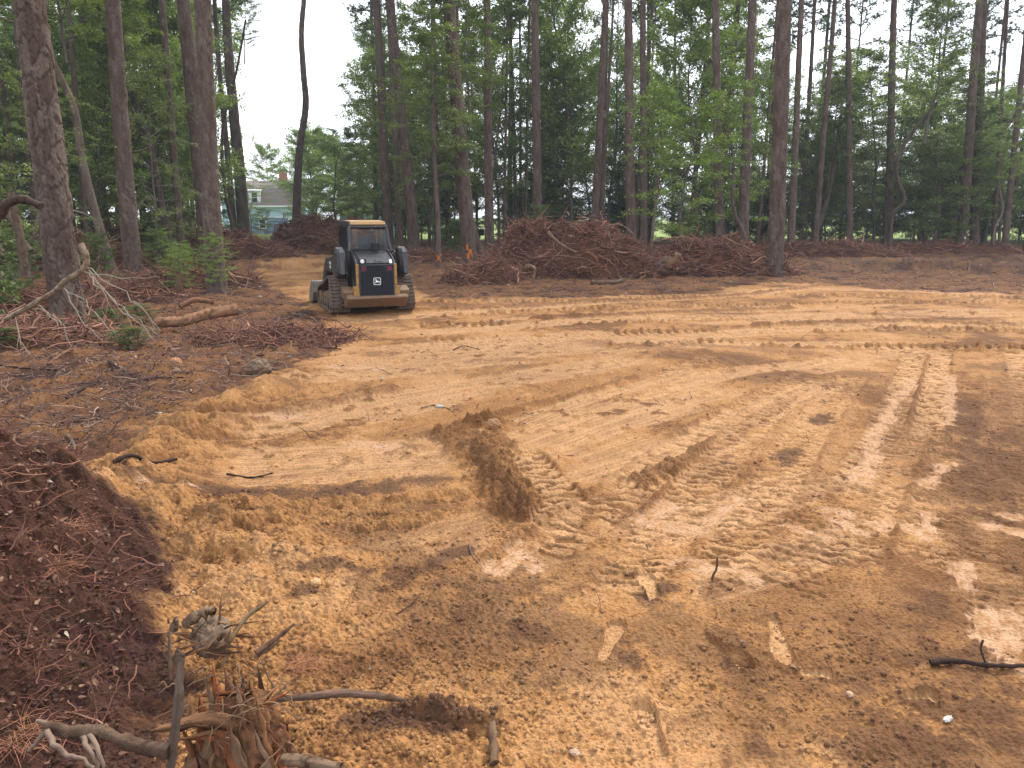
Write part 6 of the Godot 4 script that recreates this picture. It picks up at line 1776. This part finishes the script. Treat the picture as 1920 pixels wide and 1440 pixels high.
		for k in 13:
			wire.box(place(s * 0.453, 1.46 + k * 0.052, 0.06), Vector3(0.01, 0.012, 1.25), 0.002, Color.WHITE)
		part("side_screen", wire.mesh(), mats.lamp_black, cab)
		part("screen_frame", boxes([[s * 0.45, 1.45, 0.06, 0.03, 0.05, 1.3], [s * 0.45, 2.11, 0.06, 0.03, 0.05, 1.3]], 0.008), black, cab)
	part("cab_roof", sided([0.86, 2.15, 0.8, 2.22, 0.2, 2.25, -0.6, 2.22, -0.66, 2.12, 0.8, 2.11], -0.44, 0.44, 0.02), yellow, cab)
	part("roof_edge", boxes([[-0.47, 2.18, 0.1, 0.07, 0.1, 1.4]], 0.02), black, cab)
	part("rear_window", boxes([[0, 1.79, 0.84, 0.84, 0.5, 0.008, Vector3(0.32, 0, 0)]], 0.002), glass, cab)
	part("window_sill", boxes([[0, 1.54, 0.92, 0.84, 0.05, 0.05]], 0.01), mats.lamp_black, cab)
	var seat := part("seat", boxes([[0.05, 1.72, 0.28, 0.42, 0.5, 0.12, Vector3(-0.15, 0, 0)], [0.05, 1.5, 0.05, 0.44, 0.12, 0.45]], 0.05), mats.lamp_black, cab)
	part("headrest", boxes([[0.05, 2.0, 0.33, 0.24, 0.14, 0.09]], 0.035), mats.lamp_black, seat)
	part("joystick", boxes([[0.33, 1.93, 0.15, 0.09, 0.13, 0.1], [0.33, 1.6, 0.15, 0.05, 0.5, 0.06]], 0.015), yellow, cab)
	part("joystick", boxes([[-0.36, 1.75, 0.1, 0.06, 0.6, 0.07]], 0.015), yellow, cab)
	# lift arms: tower, rear link and long arm on each side
	for s in [-1, 1]:
		var x0: float = 0.66 if s > 0 else -0.86
		var arm := part("lift_arm", sided([1.32, 1.42, 1.22, 1.58, 0.98, 1.62, 0.72, 1.42, 0.2, 1.36, -0.55, 1.3, -1.0, 0.98, -1.5, 0.5, -1.72, 0.42, -1.8, 0.28, -1.55, 0.26, -0.95, 0.62, -0.5, 0.96, 0.5, 0.98, 0.75, 0.86, 1.28, 0.94, 1.36, 1.02], x0, x0 + 0.2, 0.025), arm_grey, t)
		part("rear_link", sided([1.44, 0.98, 1.5, 1.0, 1.38, 1.5, 1.24, 1.6, 1.14, 1.5, 1.26, 0.96], x0 + 0.03, x0 + 0.17, 0.03), black, arm)
		part("pivot_pin", disc(Transform3D(Basis(Vector3.UP, PI / 2), Vector3(s * 0.875, 1.48, 1.2)), 0.05, 0.03), arm_grey, arm)
		part("pivot_pin", disc(Transform3D(Basis(Vector3.UP, PI / 2), Vector3(s * 0.875, 1.06, 1.24)), 0.04, 0.03), arm_grey, arm)
		part("cylinder", tubes([PackedVector3Array([Vector3(s * 0.6, 0.95, 1.2), Vector3(s * 0.6, 1.2, 0.2)])], 0.05, 10), black, arm)
		part("piston_rod", tubes([PackedVector3Array([Vector3(s * 0.6, 1.2, 0.2), Vector3(s * 0.6, 1.3, -0.2)])], 0.025, 10), pale, arm)
		part("hose", tubes([curve(PackedVector3Array([Vector3(s * 0.54, 1.52, 0.8), Vector3(s * 0.57, 1.5, 1.12), Vector3(s * 0.58, 1.2, 1.25), Vector3(s * 0.56, 0.9, 1.15)]), 5)], 0.02), mats.lamp_black, arm)
		part("hose", tubes([curve(PackedVector3Array([Vector3(s * 0.52, 1.5, 0.7), Vector3(s * 0.53, 1.46, 1.05), Vector3(s * 0.54, 1.15, 1.18), Vector3(s * 0.53, 0.9, 1.05)]), 5)], 0.018), mats.lamp_black, arm)
		var words := TextMesh.new()
		words.text = "DEERE"
		var face := SystemFont.new()
		face.font_names = PackedStringArray(["Droid Sans"])
		words.font = face
		words.font_size = 16
		words.pixel_size = 0.0062
		words.depth = 0.004
		var decal := part("lettering", words, pale, arm)
		decal.transform = Transform3D(Basis(Vector3.UP, s * PI / 2), Vector3(s * 0.862, 1.2, 0.2))
		var second := words.duplicate()
		second.text = "333G"
		var model := part("lettering", second, pale, arm)
		model.transform = Transform3D(Basis(Vector3.UP, s * PI / 2), Vector3(s * 0.862, 1.1, 0.2))
	# tracks
	var loop := outline([-1.25, 0.2, -1.2, 0.1, -1.02, 0.045, 1.0, 0.045, 1.2, 0.1, 1.27, 0.22, 1.22, 0.4, 0.98, 0.8, 0.86, 0.89, 0.7, 0.9, 0.52, 0.84, -1.05, 0.5, -1.2, 0.38])
	for s in [-1, 1]:
		var x0: float = 0.58 if s > 0 else -1.03
		var track := Node3D.new()
		track.name = "track"
		t.add_child(track, true)
		var run := PackedVector2Array()
		for k in loop.size():
			var a := loop[k]
			var c := loop[(k + 1) % loop.size()]
			var count := maxi(1, int(a.distance_to(c) / 0.045))
			for q in count:
				run.append(a.lerp(c, float(q) / count))
		var belt := Builder.new()
		for k in run.size():
			var a := run[k]
			var c := run[(k + 1) % run.size()]
			var ai := a + (Vector2(0, 0.45) - a).normalized() * 0.045
			var ci := c + (Vector2(0, 0.45) - c).normalized() * 0.045
			belt.quad(Vector3(x0, a.y, a.x), Vector3(x0 + 0.45, a.y, a.x), Vector3(x0 + 0.45, c.y, c.x), Vector3(x0, c.y, c.x), Color.WHITE)
			belt.quad(Vector3(x0, ai.y, ai.x), Vector3(x0, ci.y, ci.x), Vector3(x0 + 0.45, ci.y, ci.x), Vector3(x0 + 0.45, ai.y, ai.x), Color.WHITE)
			for x in [x0, x0 + 0.45]:
				belt.quad(Vector3(x, a.y, a.x), Vector3(x, c.y, c.x), Vector3(x, ci.y, ci.x), Vector3(x, ai.y, ai.x), Color.WHITE)
		part("belt", belt.mesh(), rubber, track)
		var lug := boxes([[0, 0, 0, 0.215, 0.042, 0.06]], 0.01)
		for k in range(0, run.size(), 2):
			var a := run[k]
			var c := run[(k + 1) % run.size()]
			var lean := atan2(c.y - a.y, c.x - a.x)
			for half in 2:
				var bar := part("tread_lug", lug, rubber, track)
				var mid := a.lerp(c, 0.5 if half == 0 else 1.5)
				var off := (mid - Vector2(0, 0.45)).normalized() * 0.016
				bar.transform = Transform3D(Basis(Vector3.RIGHT, -lean), Vector3(x0 + 0.11 + 0.228 * half, mid.y + off.y, mid.x + off.x))
		for w in [[-1.02, 0.25, 0.17], [1.02, 0.25, 0.17], [0.76, 0.66, 0.19], [-0.6, 0.19, 0.12], [-0.2, 0.19, 0.12], [0.2, 0.19, 0.12], [0.6, 0.19, 0.12]]:
			part("roller", disc(Transform3D(Basis(Vector3.UP, PI / 2), Vector3(x0 + 0.225, w[1], w[0])), w[2], 0.36), muddy if w[2] > 0.15 else rubber, track)
		part("track_frame", sided([-0.95, 0.2, 0.95, 0.2, 0.95, 0.3, 0.7, 0.6, -0.9, 0.38], x0 + 0.1, x0 + 0.35, 0.02), muddy, track)
	# bucket in front
	var bucket := part("bucket", sided([-1.75, 0.62, -1.68, 0.6, -1.62, 0.3, -1.75, 0.08, -2.0, 0.02, -2.5, 0.02, -2.5, 0.05, -2.0, 0.07, -1.83, 0.13, -1.72, 0.32], -1.06, 1.06, 0.008), steel, t)
	for s in [-1, 1]:
		part("bucket_side", sided([-1.75, 0.62, -1.66, 0.6, -1.6, 0.3, -1.75, 0.06, -2.0, 0.01, -2.5, 0.01, -2.35, 0.3, -1.85, 0.62], s * 1.075 - 0.015, s * 1.075 + 0.015, 0.005), steel, bucket)


# ---------------------------------------------------------------- what stands beyond the wood
func build_far() -> void:
	var blue := paint("siding_blue", 0.42, 0.56, 0.64, 0.7)
	var deep := paint("siding_deep_blue", 0.2, 0.28, 0.4, 0.7)
	var white := paint("trim_white", 0.78, 0.78, 0.76, 0.6)
	var roof := paint("shingle_brown", 0.2, 0.16, 0.14, 0.9)
	var pane := paint("window_glass", 0.035, 0.045, 0.05, 0.08)
	var brick := paint("chimney_brick", 0.3, 0.14, 0.1, 0.9)
	# house: gable end to the left, long front with a dormer to its right
	var h := thing("blue_house", Vector3(-36.6, 0, -104.0), 0.12)
	tag(h, "light blue house with brown roof, white trim and dormer window, far behind the left pines", "house")
	var body := Builder.new()
	body.box(place(4.6, 2.9, -3.0), Vector3(8.6, 1.5, 7.0), 0.02, Color.WHITE)
	body.prism(place(0, 0, 0), outline([-1.9, 0, 0.55, 0, 0.55, 3.7, -0.67, 5.6, -1.9, 3.7]), -7.0, 1.0, 0.02, Color.WHITE)
	part("wall", body.mesh(), blue, h)
	part("lower_wall", boxes([[4.6, 1.1, -2.95, 8.5, 2.2, 7.0]], 0.02), deep, h)
	part("band", boxes([[4.7, 2.2, 0.56, 8.6, 0.16, 0.1], [4.7, 3.62, 0.62, 8.9, 0.2, 0.3]], 0.01), white, h)
	var top := Builder.new()
	top.side(outline([0.75, 3.7, -0.3, 6.1, -1.6, 7.0, -4.4, 7.0, -5.8, 6.1, -6.8, 3.7]), 0.5, 9.1, 0.02, Color.WHITE)
	var slates := part("roof", top.mesh(), roof, h)
	part("gable_trim", boxes([[-1.33, 4.72, 1.08, 0.16, 2.5, 0.16, Vector3(0, 0, -0.57)], [-0.0, 4.72, 1.08, 0.16, 2.5, 0.16, Vector3(0, 0, 0.57)]], 0.01), white, h)
	part("gable_roof", boxes([[-1.33, 4.85, -3.0, 0.16, 2.6, 8.2, Vector3(0, 0, -0.57)], [-0.0, 4.85, -3.0, 0.16, 2.6, 8.2, Vector3(0, 0, 0.57)]], 0.01), roof, h)
	part("chimney", boxes([[5.6, 7.3, -3.0, 1.0, 1.8, 0.9]], 0.03), brick, slates)
	var dormer := part("dormer", boxes([[2.3, 4.75, -0.3, 1.5, 1.7, 1.6]], 0.02), white, slates)
	part("dormer_roof", sided([0.7, 5.6, 0.7, 5.72, -1.4, 6.0, -1.4, 5.6], 1.45, 3.15, 0.01), white, dormer)
	for w in [[2.3, 4.75, 0.52, 0.66, 1.2], [3.1, 1.35, 0.58, 0.75, 1.1], [7.0, 1.35, 0.58, 0.75, 1.1], [-0.67, 2.0, 1.03, 0.7, 1.2]]:
		var f := part("window", boxes([[w[0], w[1], w[2], w[3] + 0.28, w[4] + 0.28, 0.08]], 0.01), white, h)
		part("pane", boxes([[w[0], w[1] + w[4] * 0.26, w[2] + 0.03, w[3], w[4] * 0.46, 0.06], [w[0], w[1] - w[4] * 0.26, w[2] + 0.03, w[3], w[4] * 0.46, 0.06]], 0.005), pane, f)
	for s in [-1, 1]:
		part("shutter", boxes([[2.3 + s * 0.62, 4.75, 0.53, 0.24, 1.4, 0.06]], 0.008), white, dormer)
	# a second house, seen through the leaves over the loader
	var p := thing("porch_house", Vector3(-20.6, 0, -106.0), -0.1)
	tag(p, "dark blue house with white porch posts behind the loader's roof", "house")
	part("wall", boxes([[0, 1.9, -3.0, 6.5, 3.8, 5.0]], 0.02), deep, p)
	part("roof", sided([0.6, 3.7, -3.0, 6.2, -6.6, 3.7], -3.6, 3.6, 0.02), roof, p)
	part("porch_roof", boxes([[0, 3.2, 0.6, 6.8, 0.2, 2.4]], 0.02), white, p)
	part("porch_floor", boxes([[0, 0.25, 0.6, 6.8, 0.5, 2.4]], 0.02), white, p)
	for k in 4:
		part("porch_post", boxes([[-3.0 + k * 2.0, 1.8, 1.6, 0.2, 2.7, 0.2]], 0.01), white, p)
	var f := part("window", boxes([[1.9, 1.9, -0.46, 1.3, 1.6, 0.1]], 0.01), white, p)
	part("pane", boxes([[1.9, 1.9, -0.42, 1.0, 1.3, 0.1]], 0.01), pane, f)
	# parked pickup
	var c := thing("pickup_truck", Vector3(-5.3, 0.0, -76.0), 1.45)
	tag(c, "white and black pickup parked on the lawn behind the paint marked pine", "pickup truck")
	var paintwork := paint("pickup_white", 0.7, 0.7, 0.7, 0.25)
	var dark := paint("pickup_black", 0.02, 0.02, 0.022, 0.35)
	part("body", sided([-2.6, 0.5, 2.7, 0.5, 2.7, 1.1, 0.9, 1.12, -1.2, 1.12, -2.5, 1.02, -2.65, 0.8], -0.95, 0.95, 0.06), dark, c)
	part("bonnet", sided([-2.62, 0.86, -2.5, 1.05, -1.2, 1.16, -1.2, 0.95], -0.96, 0.96, 0.02), paintwork, c)
	part("cabin", sided([-1.35, 1.1, -0.6, 1.78, 0.75, 1.8, 0.95, 1.1], -0.82, 0.82, 0.06), paintwork, c)
	for s in [-1, 1]:
		part("side_window", sided([-1.0, 1.18, -0.52, 1.66, 0.62, 1.68, 0.72, 1.18], s * 0.83 - 0.012, s * 0.83 + 0.012, 0.004), pane, c)
		for z in [-1.7, 1.7]:
			var wheel := part("wheel", disc(Transform3D(Basis(Vector3.UP, PI / 2), Vector3(s * 0.86, 0.4, z)), 0.4, 0.26), dark, c)
			part("rim", disc(Transform3D(Basis(Vector3.UP, PI / 2), Vector3(s * 0.99, 0.4, z)), 0.24, 0.03), paintwork, wheel)
	part("windscreen", boxes([[0, 1.46, -1.02, 1.45, 0.75, 0.03, Vector3(0.84, 0, 0)]], 0.005), pane, c)


func _ready() -> void:
	rng.seed = 4711
	var camera := Camera3D.new()
	camera.name = "camera"
	camera.position = Vector3(0, 2.35, 0)
	camera.rotation_degrees = Vector3(-12.5, 0, 0)
	camera.fov = rad_to_deg(2.0 * atan(720.0 / 1420.0))
	camera.near = 0.05
	camera.far = 4000.0
	camera.current = true
	add_child(camera)
	var air := Environment.new()
	air.background_mode = Environment.BG_SKY
	var high := ProceduralSkyMaterial.new()
	high.sky_top_color = Color(0.86, 0.9, 0.97)
	high.sky_horizon_color = Color(0.95, 0.96, 0.99)
	high.sky_curve = 0.3
	high.sky_energy_multiplier = 0.85
	high.ground_bottom_color = Color(0.25, 0.2, 0.15)
	high.ground_horizon_color = Color(0.5, 0.5, 0.5)
	high.sun_angle_max = 0.0
	air.sky = Sky.new()
	air.sky.sky_material = high
	air.background_energy_multiplier = 1.0
	air.tonemap_mode = Environment.TONE_MAPPER_LINEAR
	air.tonemap_exposure = 3.95
	air.fog_enabled = true
	air.fog_density = 0.0005
	air.fog_light_color = Color(0.93, 0.96, 1.0)
	air.sdfgi_enabled = true
	air.ssao_enabled = true
	air.ssil_enabled = true
	var around := WorldEnvironment.new()
	around.name = "overcast_air"
	around.environment = air
	add_child(around)
	var sun := DirectionalLight3D.new()
	sun.name = "veiled_sun"
	sun.light_energy = 0.5
	sun.light_color = Color(1.0, 0.97, 0.92)
	sun.light_angular_distance = 12.0
	sun.shadow_enabled = true
	sun.rotation_degrees = Vector3(-46, 150, 0)
	add_child(sun)

	lay_ground()
	work_ground()
	finish_ground()
	prepare_trees()
	plant_trees()
	prepare_debris()
	lay_debris()
	scatter_litter()
	build_stump()
	build_loader()
	build_far()
